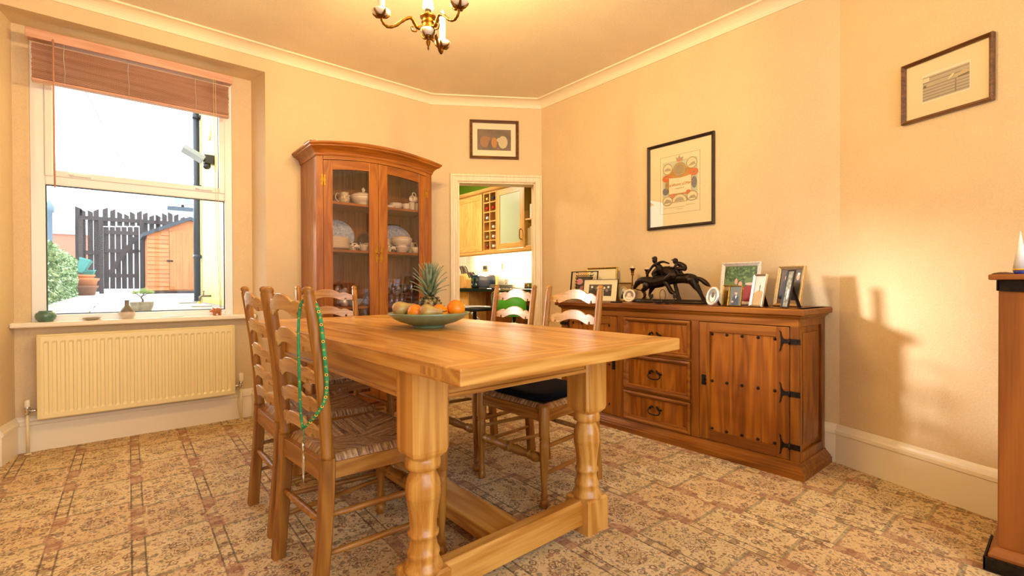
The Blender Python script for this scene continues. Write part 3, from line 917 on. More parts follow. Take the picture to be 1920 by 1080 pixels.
for s in (-1, 1):
    x0, x1 = sorted((s*0.0015, s*0.4155))
    gi, go = s*0.0745, s*0.3495
    g0, g1 = sorted((gi, go))
    n_ = 8
    dx = [x0+(x1-x0)*i/n_ for i in range(n_+1)]
    gx = [g0+(g1-g0)*i/n_ for i in range(n_+1)]
    def gtop(x): return arch(x, 1.812, 0.052)
    m = MB()
    m.rings([[(x, CDY+0.001, gtop(x) if g0 <= x <= g1 else gtop(x)), (x, CDY+0.021, gtop(x)), (x, CDY+0.021, arch(x, 1.884, 0.045)), (x, CDY+0.001, arch(x, 1.884, 0.045))] for x in gx], True, False)
    door = m.build('door', W_CAB('X'), dc)
    for a, b in ((x0, g0), (g1, x1)):
        q = MB(); q.prism([(a, 0.10), (b, 0.10), (b, arch(b, 1.884, 0.045)), (a, arch(a, 1.884, 0.045))], CDY, CDY+0.021, 'XZ')
        q.build('door_stile', W_CAB('Z'), door, 0.0015)
    box('door_rail', W_CAB('X'), (g0, CDY+0.001, 0.10), (g1, CDY+0.021, 0.19), door, 0.0015)
    q = MB(); q.prism([(g0, 0.185), (g1, 0.185)]+[(x, gtop(x)+0.003) for x in gx[::-1]], CDY+0.010, CDY+0.013, 'XZ')
    q.build('pane', M_CABGLASS, door)
    for zz in (1.752, 0.45):
        hx = s*0.4165
        q = MB()
        for e in (-1, 1):
            q.prism([(hx+e*.003, zz-.036), (hx+e*.012, zz-.040), (hx+e*.017, zz-.03), (hx+e*.012, zz-.016), (hx+e*.018, zz), (hx+e*.012, zz+.016), (hx+e*.017, zz+.03), (hx+e*.012, zz+.04), (hx+e*.003, zz+.036)], CDY-0.004, CDY-0.0005, 'XZ')
        q.lathe([(0.004, zz-0.03), (0.004, zz+0.03)], (hx, CDY-0.004, 0), 8)
        q.build('hinge', M_BRASS, door)
    ex = s*0.019
    q = MB()
    zz = 1.235
    q.prism([(ex, zz-.066), (ex+.007, zz-.056), (ex+.006, zz-.044), (ex+.013, zz-.03), (ex+.008, zz-.012), (ex+.012, zz), (ex+.008, zz+.012), (ex+.013, zz+.03), (ex+.006, zz+.044), (ex+.007, zz+.056), (ex, zz+.066), (ex-.007, zz+.056), (ex-.006, zz+.044), (ex-.013, zz+.03), (ex-.008, zz+.012), (ex-.012, zz), (ex-.008, zz-.012), (ex-.013, zz-.03), (ex-.006, zz-.044), (ex-.007, zz-.056)], CDY-0.004, CDY-0.0003, 'XZ')
    if s < 0:
        q.tube([(ex, CDY-0.002, zz+0.01), (ex, CDY-0.016, zz+0.01), (ex+0.012, CDY-0.020, zz+0.008), (ex+0.03, CDY-0.018, zz+0.008)], 0.004, 8)
    q.build('escutcheon', M_BRASS, door)

# ---------------------------------------------------------------- tall pine unit at the frame edge
un = thing('pine_cabinet', 'tall pine cabinet with black iron straps standing before the bay wall', 'cabinet', (2.515, -0.01, 0))
box('body', W_UNIT('Z'), (-0.155, -0.19, 0.06), (0.145, 0.190, 1.011), un, 0.003)
m = MB()
m.rings([[(x*k-(0.005 if 1 else 0), y*k2, z) for x, y in ((-0.155, -0.19), (0.145, -0.19), (0.145, 0.19), (-0.155, 0.19))] for z, k, k2 in ((0, 1.22, 1.12), (0.058, 1.20, 1.11), (0.075, 1.10, 1.06), (0.082, 1.05, 1.02))], True, False)
m.build('plinth', W_UNIT('Y'), un, 0.002)
m = MB(); m.box(-0.205, -0.2, 0.004, -0.192, 0.2215, 0.050); m.box(-0.205, 0.214, 0.004, 0.02, 0.2215, 0.050)
m.build('iron_strap', M_IRON, un, 0.002)
m = MB(); m.prism([(-0.195, 0.975), (0.05, 0.975), (0.12, 0.968), (0.193, 0.973), (0.193, 1.011), (-0.195, 1.011)], -0.163, -0.150, 'YZ'); m.box(-0.163, 0.186, 0.973, 0.05, 0.195, 1.011)
m.build('iron_strap', M_IRON, un, 0.002)
box('top', W_UNIT('Y'), (-0.200, -0.20, 1.011), (0.150, 0.212, 1.030), un, 0.004)
# ---------------------------------------------------------------- radiator, pipes, blind
rd = thing('radiator', 'cream ribbed panel radiator under the garden window', 'radiator', (0.1575, 3.985, 0))
M_RAD = mat('#efdfaa', 0.35, name='radiator_enamel')
RW, RZ0, RZ1 = 0.514, 0.203, 0.703
m = MB()
prof = [(-RW, 0.0), (-RW, -0.028), (-RW+0.018, -0.034)]
nf = 27
wv = (2*RW-0.044)/nf
for i in range(nf):
    a = -RW+0.022+wv*i
    prof += [(a+wv*0.16, -0.034), (a+wv*0.30, -0.027), (a+wv*0.70, -0.027), (a+wv*0.84, -0.034)]
prof += [(RW-0.018, -0.034), (RW, -0.028), (RW, 0.0)]
flatp = [(x, max(y, -0.034) if abs(y+0.027) > 1e-6 else -0.034) for x, y in prof]
def rr(z, pr): return [(x, y, z) for x, y in pr]
fr_ = [(x, (y if y > -0.02 else y+0.010)) for x, y in flatp]
m.rings([rr(RZ0, fr_), rr(RZ0+0.008, flatp), rr(RZ0+0.032, flatp), rr(RZ0+0.046, prof), rr(RZ1-0.046, prof), rr(RZ1-0.032, flatp), rr(RZ1-0.010, flatp), rr(RZ1, fr_)], True, False)
m.build('front_panel', M_RAD, rd)
m = MB(); m.box(-RW+0.01, 0.0, RZ0+0.01, RW-0.01, 0.006, RZ1-0.01); m.box(-RW+0.02, 0.03, RZ0+0.01, RW-0.02, 0.045, RZ1-0.01); m.build('back_panel', M_RAD, rd, 0.003)
m = MB(); m.box(-RW, -0.030, RZ1-0.001, RW, 0.046, RZ1+0.006); m.build('top_grille', M_RAD, rd, 0.002)
m = MB()
for x in (-0.38, 0.38):
    m.box(x-0.015, 0.045, 0.3, x+0.015, 0.08, 0.62)
m.build('bracket', M_RAD, rd)
for s in (-1, 1):
    x = s*(RW+0.045)
    vz = 0.262
    m = MB(); m.lathe([(0.008, 0), (0.008, vz-0.02)], (x, 0.016, 0), 10); m.lathe([(0.010, 0), (0.016, 0.001), (0.016, 0.006), (0.009, 0.007)], (x, 0.016, 0), 12)
    m.build('pipe', mat('#e6d6ac', 0.4, name='painted_pipe'), rd)
    m = MB(); m.lathe([(0.012, vz-0.025), (0.013, vz-0.01), (0.011, vz), (0.013, vz+0.005), (0.013, vz+0.022), (0.010, vz+0.026)], (x, 0.016, 0), 12)
    m.tube([(x, 0.016, vz-0.005), (s*(RW-0.01), 0.016, vz-0.005)], 0.009, 10); m.lathe([(0.013, x-s*0.026), (0.013, x-s*0.016)], (0, 0.016, vz-0.005), 6, 'X')
    m.build('valve', M_CHROME, rd)
    m = MB()
    if s > 0:
        m.lathe([(0.011, vz+0.022), (0.013, vz+0.026), (0.015, vz+0.05), (0.0145, vz+0.08), (0.012, vz+0.088), (0.004, vz+0.089)], (x, 0.016, 0), 12)
        for k in range(8):
            a = 2*PI*k/8
            m.box(x+0.0145*math.cos(a)-0.002, 0.016+0.0145*math.sin(a)-0.002, vz+0.034, x+0.0145*math.cos(a)+0.002, 0.016+0.0145*math.sin(a)+0.002, vz+0.084)
    else:
        m.lathe([(0.012, vz+0.018), (0.0145, vz+0.022), (0.013, vz+0.058), (0.009, vz+0.062)], (x, 0.016, 0), 14)
    m.build('valve_cap', M_CREAM, rd)

bl = thing('window_blind', 'reddish wooden venetian blind drawn up at the top of the window', 'blind', (0.138, 3.95, 2.2))
box('head_rail', W_BLIND('X'), (-0.518, -0.055, 0.245), (0.518, 0.02, 0.290), bl, 0.003)
box('valance', W_BLIND('X'), (-0.522, -0.062, 0.238), (0.522, -0.054, 0.293), bl, 0.002)
m = MB()
for i in range(30):
    z = 0.022+i*0.0068
    j = random.uniform(-0.002, 0.002)
    m.box(-0.500+j, -0.030, z, 0.500+j, 0.018, z+0.0030)
so = m.build('slat_stack', W_BLIND('X'), bl); so['kind'] = 'stuff'
box('bottom_rail', W_BLIND('X'), (-0.502, -0.032, 0.004), (0.502, 0.020, 0.018), bl, 0.003)
for x in (-0.36, -0.06, 0.30):
    m = MB()
    for dy in (-0.034, 0.022):
        m.tube([(x, dy, 0.003), (x+0.003, dy, 0.08), (x-0.003, dy, 0.16), (x, dy, 0.25)], 0.0016, 5)
    m.build('ladder_cord', mat('#cfc6b4', 0.8, name='cord'), bl)
m = MB(); m.tube([(-0.405, -0.07, 0.25), (-0.404, -0.068, -0.1), (-0.404, -0.066, -0.36), (-0.404, -0.066, -0.62)], 0.0045, 6); m.build('tilt_wand', mat('#c98f78', 0.5, name='pink_wand'), bl)
m = MB(); m.tube([(0.40, -0.066, 0.25), (0.405, -0.063, -0.2), (0.415, -0.05, -0.8), (0.44, -0.02, -1.40)], 0.0016, 5)
m.tube([(0.412, -0.066, 0.25), (0.42, -0.063, -0.3), (0.43, -0.05, -0.8), (0.445, -0.02, -1.40)], 0.0016, 5)
m.build('pull_cord', mat('#d9c49b', 0.8, name='pull_cord'), bl)
# thin cable lying on the carpet under the radiator
m = MB(); m.tube(smooth_path([(0.70, 4.0, 0.30), (0.695, 3.99, 0.10), (0.72, 3.97, 0.004), (0.78, 3.93, 0.004), (0.76, 3.86, 0.004), (0.66, 3.88, 0.004), (0.60, 3.92, 0.004), (0.58, 3.90, 0.004), (0.50, 3.86, 0.004)]), 0.0035, 6)
tag(m.build('cable', mat('#d8bd7c', 0.5, name='cable_sheath')), 'thin cream cable curling on the carpet under the radiator', 'cable')

# ---------------------------------------------------------------- things on the window sill
ZSL = 0.783
def sillx(px): return PY(px, 595, 4.025).x
m = MB(); m.lathe([(0.030, 0), (0.034, 0.004), (0.045, 0.018), (0.049, 0.034), (0.046, 0.050), (0.036, 0.058), (0.031, 0.062), (0.033, 0.066), (0.029, 0.066), (0.027, 0.055)], (0, 0, 0), 24)
tag(m.build('glazed_pot', mat('#4f7a6c', 0.18, noise=0.3, nscale=25, coat=0.5, name='green_glaze'), loc=(sillx(86), 4.02, ZSL)), 'squat glossy green pot at the end of the window sill', 'pot')
m = MB(); m.lathe([(0.02, 0.004), (0.022, 0), (0.035, 0.006), (0.047, 0.016), (0.049, 0.018), (0.046, 0.017), (0.03, 0.010), (0.004, 0.008)], (0, 0, 0), 22)
tag(m.build('small_dish', mat('#b5aa98', 0.4, name='stone_glaze'), loc=(sillx(172), 4.02, ZSL)), 'shallow grey pottery dish on the window sill', 'dish')
m = MB(); m.lathe([(0.028, 0), (0.034, 0.006), (0.042, 0.022), (0.044, 0.036), (0.038, 0.054), (0.024, 0.072), (0.014, 0.086), (0.011, 0.102), (0.012, 0.118), (0.013, 0.122), (0.009, 0.121), (0.008, 0.1)], (0, 0, 0), 24)
t_ = NT('two_tone_glaze')
zz = t_.n('SeparateXYZ', {0: t_.n('TexCoord').outputs['Object']}).outputs[2]
nz = t_.n('TexNoise', {'Scale': 60.0}).outputs[0]
t_.bsdf({'Base Color': t_.ramp(t_.m('ADD', t_.m('MULTIPLY', zz, 7.0), t_.m('MULTIPLY', nz, 0.12)), [(0.20, lin('#ddd2c2')), (0.36, lin('#d0c3b0')), (0.40, lin('#6f675c')), (0.75, lin('#7d776c'))]), 'Roughness': 0.3})
tag(m.build('bud_vase', t_.mat, loc=(sillx(238), 4.02, ZSL)), 'narrow necked grey and cream bud vase on the window sill', 'vase')
m = MB(); m.lathe([(0.045, 0), (0.05, 0.004), (0.046, 0.008), (0.005, 0.009)], (0, 0, 0), 18, sx=1.3, sy=0.7)
tag(m.build('soap_dish', M_WHITE, loc=(sillx(325), 4.03, ZSL)), 'flat white oval dish on the window sill', 'dish')
pg = MB(True)
pg.ell((0, 0, 0.034), (0.030, 0.020, 0.021)); pg.ell((-0.029, 0, 0.036), (0.014, 0.013, 0.013)); pg.tube([(-0.038, 0, 0.034), (-0.048, 0, 0.033)], [0.008, 0.007], 10)
for a in (-0.018, 0.018):
    for b in (-0.010, 0.010):
        pg.tube([(a, b, 0.03), (a, b, 0.0)], [0.008, 0.006], 8)
for b in (-0.008, 0.008):
    pg.tube([(-0.022, b, 0.045), (-0.027, b*1.3, 0.058)], [0.006, 0.001], 6)
pg.tube(smooth_path([(0.03, 0, 0.038), (0.038, 0.003, 0.044), (0.036, -0.002, 0.05)], 3), 0.002, 5)
tag(pg.build('pig_figurine', mat('#c87c4a', 0.4, noise=0.2, name='terracotta_pig'), loc=(sillx(407), 4.02, ZSL), rot=(0, 0, 0.25)), 'small terracotta pig figurine on the window sill', 'figurine')

# ---------------------------------------------------------------- framed pictures
def picture(name, label, cat, loc, rz, w_, h_, fw, fm, mats, art, tilt=0.0, depth=0.018, matw=0.0, mat_m=None, easel=None, glass=True, group=None, foot=True, backing=True):
    """upright frame: width along x, faces -y, origin at the middle of the lower edge (foot) or the centre"""
    rt = thing(name, label, cat, loc, rz, group)
    base = MB()
    T = Matrix.Rotation(-tilt, 4, 'X')
    def mk(): q = MB(); q.T = T; return q
    z0 = 0 if foot else -h_/2
    q = mk()
    pr = [(0, 0), (0, -depth), (fw*0.25, -depth-0.003), (fw*0.55, -depth+0.001), (fw*0.8, -depth+0.004), (fw, -depth+0.007), (fw, 0)]
    rs = []
    for cx, cz, dx, dz in ((-w_/2, z0, 1, 1), (w_/2, z0, -1, 1), (w_/2, z0+h_, -1, -1), (-w_/2, z0+h_, 1, -1)):
        rs.append([(cx+dx*o, y, cz+dz*o) for o, y in pr])
    q.rings(rs, False, False, True)
    q.build('frame', fm, rt)
    q = mk(); bk = 0 if backing else 0.18
    q.box(-w_/2*(1-bk*2)+fw*0.5, -0.004, z0+fw*0.5+h_*bk*0.5, w_/2*(1-bk*2)-fw*0.5, -0.001, z0+h_*(1-bk)-fw*0.5)
    q.build('backing', mat('#3a2a1c', 0.8, name='backing_card'), rt)
    iw, ih = w_/2-fw, h_/2-fw
    zc = z0+h_/2
    y = -0.0042
    if matw:
        q = mk(); q.box(-iw-0.001, y-0.001, zc-ih-0.001, iw+0.001, y, zc+ih+0.001); q.build('mount', mat_m, rt)
        y -= 0.001
    q = mk()
    aw, ah = iw-(matw if not isinstance(matw, tuple) else matw[0]), ih-(matw if not isinstance(matw, tuple) else matw[1])
    for k, (mi, poly) in enumerate(art):
        q.m = mi
        pts = [(px_*aw, py_*ah+zc) for px_, py_ in poly]
        yy = y-0.0003-0.00012*k
        q.add([(a, yy, b) for a, b in pts], [tuple(range(len(pts)))], False)
    pr_ = q.build('print', mats, rt)
    if glass:
        q = mk(); q.box(-iw-0.001, -depth+0.0085, zc-ih-0.001, iw+0.001, -depth+0.0095, zc+ih+0.001); q.build('pane', M_PICGLASS, rt)
    if easel:
        q = MB()
        top = T @ Vector((0, 0, h_*0.72))
        fy = top.y+math.sqrt(max(0.0004, (h_*0.25)**2))
        sw = easel
        q.add([(-sw*0.5, top.y+0.002, top.z), (sw*0.5, top.y+0.002, top.z), (sw, fy+0.002, 0), (-sw, fy+0.002, 0), (-sw*0.5, top.y-0.001, top.z), (sw*0.5, top.y-0.001, top.z), (sw, fy-0.001, 0), (-sw, fy-0.001, 0)],
              [(0, 1, 2, 3), (7, 6, 5, 4), (0, 4, 5, 1), (1, 5, 6, 2), (2, 6, 7, 3), (3, 7, 4, 0)])
        q.build('easel_back', M_BLACK, rt)
    return rt, T, y, zc
R90 = math.radians(-90)
FULL = [(-1, -1), (1, -1), (1, 1), (-1, 1)]
def col(c, r=0.6): return mat(c, r, name='print_ink')
M_MOUNT = mat('#f1e3bf', 0.8, name='mount_board')
M_FR_DARK = wood('frame_walnut', '#3a2210', '#5a3418', '#7a4e26', 'X', 2.0, 0.3, coat=0.3)
M_FR_BLACK = mat('#2b211b', 0.3, name='frame_black')
M_GOLDF = mat('#c79a34', 0.35, 0.9, noise=0.35, nscale=120, bump=0.3, name='gilt')
M_SILVERF = mat('#e6e0d8', 0.3, 0.45, noise=0.15, nscale=90, name='silver_plate')

def blotch(name, cols, scale=14):
    t = NT(name)
    co = t.n('TexCoord').outputs['Object']
    n = t.n('TexNoise', {'Vector': co, 'Scale': float(scale), 'Detail': 5.0, 'Roughness': 0.6}).outputs[0]
    k = len(cols)
    t.bsdf({'Base Color': t.ramp(n, [(0.32+0.36*i/max(1, k-1), lin(c)) for i, c in enumerate(cols)]), 'Roughness': 0.6})
    return t.mat
# certificate on the sideboard wall
cert_m = [mat('#f3e6c6', 0.8, name='cert_paper'), col('#c9cdb4'), col('#a39370'), col('#e8dcb8'), col('#d9703c'), col('#b0a690'), col('#c48a3a'), col('#d98a6a'), col('#b89a6a'), col('#7d7f8a')]
ART = [(8, [(-.76, -.80), (.76, -.80), (.76, .82), (-.76, .82)]), (0, [(-.745, -.79), (.745, -.79), (.745, .81), (-.745, .81)]), (1, [(-.66, -.50), (.66, -.50), (.66, .66), (-.66, .66)]), (6, [(-.42, -.3), (.42, -.3), (.5, .42), (.1, .45), (-.1, .45), (-.5, .42)]),
       (2, ellipse(0, .40, .26, .20)), (8, ellipse(0, .40, .235, .18)), (2, ellipse(0, .41, .17, .13)),
       (2, ellipse(-.46, .46, .19, .155)), (3, ellipse(-.46, .46, .165, .135)), (5, [(-.60, .42), (-.32, .40), (-.36, .48), (-.46, .50), (-.56, .47)]),
       (2, ellipse(.46, .52, .20, .16)), (3, ellipse(.46, .52, .175, .14)), (5, [(.32, .44), (.60, .46), (.56, .54), (.44, .52)]),
       (5, [(-.10, .62), (.12, .62), (.16, .74), (.04, .72), (0, .82), (-.06, .72), (-.14, .76)]), (7, ellipse(0, .66, .06, .05)),
       (4, ellipse(-.50, .20, .17, .10)), (6, ellipse(-.48, .22, .06, .04)), (4, ellipse(.54, .26, .16, .10)), (2, ellipse(.54, .26, .05, .035)),
       (0, [(-.40, -.26), (.44, -.26), (.44, .20), (.1, .17), (-.1, .17), (-.40, .20)]),
       (9, ellipse(-.54, -.16, .12, .10)), (9, ellipse(.55, -.02, .10, .16)), (2, ellipse(-.5, 0, .05, .12)),
       (7, ellipse(-.22, -.32, .11, .07)), (4, ellipse(.34, -.27, .10, .07)),
       (2, ellipse(-.46, -.44, .20, .135)), (3, ellipse(-.46, -.44, .175, .115)), (5, [(-.62, -.5), (-.3, -.5), (-.36, -.42), (-.5, -.38)]),
       (2, ellipse(.48, -.38, .20, .135)), (3, ellipse(.48, -.38, .175, .115)), (5, [(.34, -.45), (.64, -.45), (.56, -.36), (.42, -.38)]),
       (2, [(-.28+0, -.50)]+[(.30*math.cos(math.radians(a)), -.50+.22*math.sin(math.radians(a))) for a in range(170, 0, -10)]+[(.29, -.50)]), (3, [(-.25, -.49)]+[(.27*math.cos(math.radians(a)), -.49+.19*math.sin(math.radians(a))) for a in range(170, 0, -10)]+[(.26, -.49)]), (5, [(-.2, -.48), (.2, -.48), (.14, -.40), (.02, -.36), (-.12, -.40)]),
       (8, [(-.6, -.64), (.2, -.64), (.2, -.632), (-.6, -.632)]), (8, [(.25, -.61), (.6, -.61), (.6, -.602), (.25, -.602)]), (8, [(-.1, -.70), (.12, -.70), (.12, -.692), (-.1, -.692)])]
c0, c1 = PX(1214, 277.6, XA), PX(1342.5, 419, XA)
rt, T, y_, zc_ = picture('framed_certificate', 'black framed illustrated certificate with orange flowers hanging above the sideboard', 'picture', (XA, 1.834, 1.716), R90, 0.520, 0.624, 0.020, M_FR_BLACK, cert_m, ART, depth=0.02, matw=0.035, mat_m=M_MOUNT, foot=False)
for bd, sz, dz, mm in (('Certificate of Merit', 0.026, -0.010, cert_m[6]), ('Presented to', 0.012, -0.034, cert_m[8])):
    text_mesh(bd, sz, mm, rt, (0.004, -0.0115, dz), (PI/2, 0, 0))
# horse print over the doorway becomes a plain tonal study in the same colours
hp = DM @ Vector((0.5836, 0, 0))
hmats = [blotch('sepia_wash', ['#8d7256', '#77604e', '#5e4a42'], 9), col('#a5744a'), col('#c08038'), col('#d3bf97'), col('#6a4a38')]
HART = [(0, FULL), (1, ellipse(-.58, -.2, .26, .55)), (2, ellipse(0, -.25, .17, .5)), (3, ellipse(.52, -.2, .28, .6)), (1, ellipse(-.42, .1, .2, .2)), (3, ellipse(.34, .0, .2, .22))]
picture('framed_print', 'small walnut framed sepia print with cream mount above the doorway', 'picture', (hp.x, hp.y, 2.3486), math.atan2(DU.y, DU.x), 0.456, 0.358, 0.026, M_FR_DARK, hmats, HART, depth=0.022, matw=(0.045, 0.056), mat_m=M_MOUNT, foot=False)
# drawing on the bay wall
bp = B0+BU*0.4965
bmats = [mat('#f6ecd6', 0.8, name='drawing_paper'), col('#b9b0a0'), col('#8d7a72'), col('#c9b890'), col('#e9dcc0'), col('#6d625c')]
BART = [(4, [(-1.0, -1.0), (1, -1.0), (1, 1.0), (-1, 1.0)]), (0, [(-.97, -.96), (.97, -.96), (.97, .96), (-.97, .96)]), (1, [(-.92, -.85), (.92, -.85), (.92, .78), (-.92, .78)])]
for zz in (.66, .38, .06, -.14, -.34, -.54, -.74):
    BART.append((2, [(-.92, zz-.035), (.92, zz-.02), (.92, zz+.03), (-.92, zz+.02)]))
BART += [(2, [(.38, -.8), (.43, -.8), (.43, .05), (.38, .05)]), (4, [(-.9, .42), (-.64, .42), (-.64, .68), (-.9, .68)]), (5, ellipse(-.82, .14, .07, .09)), (3, ellipse(-.6, .16, .18, .07)), (4, [(.1, .1), (.28, .26), (.36, .40), (.30, .42), (.18, .3)]), (3, [(.35, .1), (.9, .2), (.9, .36), (.72, .42), (.55, .34), (.4, .3)]), (5, [(.5, .05), (.92, .1), (.92, .2), (.5, .12)])]
picture('framed_drawing', 'brown framed grey stable drawing with wide cream mount on the bay wall', 'picture', (bp.x, bp.y, 1.919), math.atan2(BU.y, BU.x), 0.352, 0.288, 0.016, M_FR_DARK, bmats, BART, depth=0.020, matw=(0.062, 0.058), mat_m=M_MOUNT, foot=False)

# ---------------------------------------------------------------- chandelier
ch = thing('chandelier', 'brass three arm chandelier with porcelain cups and candle bulbs', 'chandelier', (1.053, 1.82, 0))
M_PORC = mat('#f0dfc6', 0.25, coat=0.4, name='porcelain')
M_GILT = mat('#7c5016', 0.34, 1.0, noise=0.35, nscale=90, bump=0.25, name='cast_gilt')
m = MB(); m.lathe([(0.030, 2.105), (0.033, 2.112), (0.026, 2.118), (0.026, 2.135), (0.029, 2.138), (0.026, 2.142), (0.026, 2.152), (0.034, 2.158), (0.035, 2.164), (0.012, 2.170), (0.007, 2.174), (0.007, 2.192), (0.012, 2.194)], n=24)
m.build('body', M_GILT, ch)
m = MB(); m.lathe([(0.008, 2.080), (0.026, 2.086), (0.036, 2.098), (0.034, 2.106), (0.022, 2.110)], n=24); m.build('lower_cup', M_PORC, ch)
m = MB(); m.lathe([(0.002, 2.020), (0.004, 2.03), (0.003, 2.034), (0.008, 2.045), (0.010, 2.056), (0.006, 2.066), (0.004, 2.07), (0.012, 2.075), (0.014, 2.082), (0.006, 2.084)], n=14)
for k in range(4):
    a = math.radians(20+90*k)
    m.tube(smooth_path([(0.006*math.cos(a), 0.006*math.sin(a), 2.074), (0.022*math.cos(a), 0.022*math.sin(a), 2.076), (0.034*math.cos(a), 0.034*math.sin(a), 2.088), (0.037*math.cos(a), 0.037*math.sin(a), 2.10)], 3), [0.005, 0.005, 0.005, 0.005, 0.004, 0.004, 0.004, 0.003, 0.003, 0.002], 6)
m.build('finial', M_GILT, ch)
m = MB(); m.lathe([(0.012, 2.19), (0.019, 2.194), (0.024, 2.205), (0.022, 2.225), (0.016, 2.255), (0.0145, 2.285), (0.019, 2.33), (0.026, 2.36), (0.024, 2.38), (0.012, 2.39)], n=20); m.build('stem_vase', M_PORC, ch)
m = MB(); m.lathe([(0.006, 2.385), (0.006, 2.66), (0.02, 2.67), (0.05, 2.70), (0.055, ZCEIL-0.001)], n=16); m.build('ceiling_rod', M_BRASS, ch)
M_BULB = NT('candle_bulb')
_e = M_BULB.n('Emission', {0: (1.0, 0.70, 0.29, 1), 1: 2900.0})
M_BULB.t.links.new(_e.outputs[0], M_BULB.out.inputs[0])
for deg in (200, 319, 80):
    a = math.radians(deg)
    dr_ = RGT*math.cos(a)+Vector((_sy, _cy, 0))*math.sin(a)
    dr_ = Vector((dr_.x, dr_.y, 0)).normalized()
    def Q(r_, z_): return (dr_.x*r_, dr_.y*r_, z_)
    pts = smooth_path([Q(0.022, 2.118), Q(0.045, 2.108), Q(0.058, 2.125), Q(0.075, 2.146), Q(0.105, 2.130), Q(0.14, 2.100), Q(0.17, 2.090), Q(0.190, 2.104), Q(0.197, 2.125)], 5)
    am = MB(); am.tube(pts, [0.0085-0.003*abs(i/len(pts)-0.0)+0.0008*math.sin(i*1.9) for i in range(len(pts))], 8)
    am.tube(smooth_path([Q(0.045, 2.108), Q(0.052, 2.092), Q(0.068, 2.092), Q(0.072, 2.106), Q(0.064, 2.110)], 4), 0.0035, 6)
    ao = am.build('arm', M_GILT, ch)
    c = Q(0.197, -0.025)
    q = MB(); q.lathe([(0.008, 2.158), (0.026, 2.160), (0.036, 2.168), (0.0375, 2.176), (0.032, 2.180), (0.013, 2.178)], c, 24); q.build('drip_cup', M_PORC, ao)
    q = MB()
    q.lathe([(0.006, 2.146), (0.012, 2.152), (0.010, 2.160)], c, 12)
    for k in range(5):
        b = 2*PI*k/5+a
        q.tube([(c[0]+0.008*math.cos(b), c[1]+0.008*math.sin(b), 2.127), (c[0]+0.022*math.cos(b), c[1]+0.022*math.sin(b), 2.130), (c[0]+0.035*math.cos(b), c[1]+0.035*math.sin(b), 2.140), (c[0]+0.039*math.cos(b), c[1]+0.039*math.sin(b), 2.147)], [0.006, 0.006, 0.004, 0.002], 6)
    q.build('leaf_cup', M_GILT, ao)
    q = MB(); q.lathe([(0.0145, 2.177), (0.0145, 2.27), (0.013, 2.275), (0.009, 2.277)], c, 16); q.build('candle_sleeve', mat('#f6e7c4', 0.5, name='candle_sleeve'), ao)
    q = MB(); q.lathe([(0.007, 2.277), (0.0125, 2.287), (0.013, 2.295), (0.009, 2.311), (0.003, 2.325), (0.0008, 2.329)], c, 14); q.build('bulb', M_BULB.mat, ao)

# ---------------------------------------------------------------- fruit bowl
BX, BY = 1.135, 1.965
m = MB(); m.lathe([(0.070, 0.0), (0.073, 0.003), (0.072, 0.010), (0.085, 0.014), (0.128, 0.026), (0.165, 0.044), (0.186, 0.062), (0.190, 0.070), (0.187, 0.0715), (0.180, 0.062), (0.155, 0.042), (0.11, 0.026), (0.004, 0.020)], n=48)
bw = m.build('fruit_bowl', mat('#7a9070', 0.28, noise=0.08, nscale=40, coat=0.4, name='sage_glaze'), loc=(BX, BY, ZT))
tag(bw, 'wide sage green pottery bowl of fruit on the dining table', 'bowl')
def peel(name, c, sc=220, b=0.3, c2=None):
    t = NT(name)
    co = t.n('TexCoord').outputs['Object']
    n = t.n('TexNoise', {'Vector': co, 'Scale': float(sc), 'Detail': 2.0}).outputs[0]
    n2 = t.n('TexNoise', {'Vector': co, 'Scale': 16.0, 'Detail': 4.0}).outputs[0]
    t.bsdf({'Base Color': t.ramp(n2, [(0.38, lin(c)), (0.62, lin(c2 or c))]), 'Roughness': 0.4, 'Normal': t.bump(n, b, 0.001), 'Coat Weight': 0.2})
    return t.mat
M_ORANGE = peel('orange_peel', '#ec8208', 260, 0.5, '#f8960f')
M_PEAR = peel('pear_skin', '#b3a058', 300, 0.15, '#ab7d4a')
tt = Vector((_sy, _cy, 0)); rr_ = Vector((_cy, -_sy, 0))
def onb(lat, dep, z): return (BX+rr_.x*lat+tt.x*dep, BY+rr_.y*lat+tt.y*dep, ZT+z)
for lat, dep, z, rad, lb in ((-0.045, -0.078, 0.072, 0.040, 'orange lying between the two pears in the green bowl'), (0.128, -0.005, 0.088, 0.043, 'large orange highest at the rim of the green bowl'), (0.057, -0.045, 0.072, 0.040, 'orange half hidden behind the front pear in the bowl')):
    m = MB(); m.ell((0, 0, 0), (rad, rad, rad*0.95), 24); m.m = 1; m.lathe([(0.004, rad*0.935), (0.003, rad*0.97)], n=8)
    tag(m.build('orange', [M_ORANGE, mat('#6a6a2a', 0.7, name='stalk')], loc=onb(lat, dep, z), rot=(0.5, 0.4, 0)), lb, 'orange', 'oranges in the bowl')
PR = [(0.004, 0.112), (0.010, 0.110), (0.0145, 0.100), (0.017, 0.088), (0.022, 0.074), (0.031, 0.058), (0.0375, 0.042), (0.039, 0.030), (0.034, 0.014), (0.022, 0.003), (0.008, 0.002)]
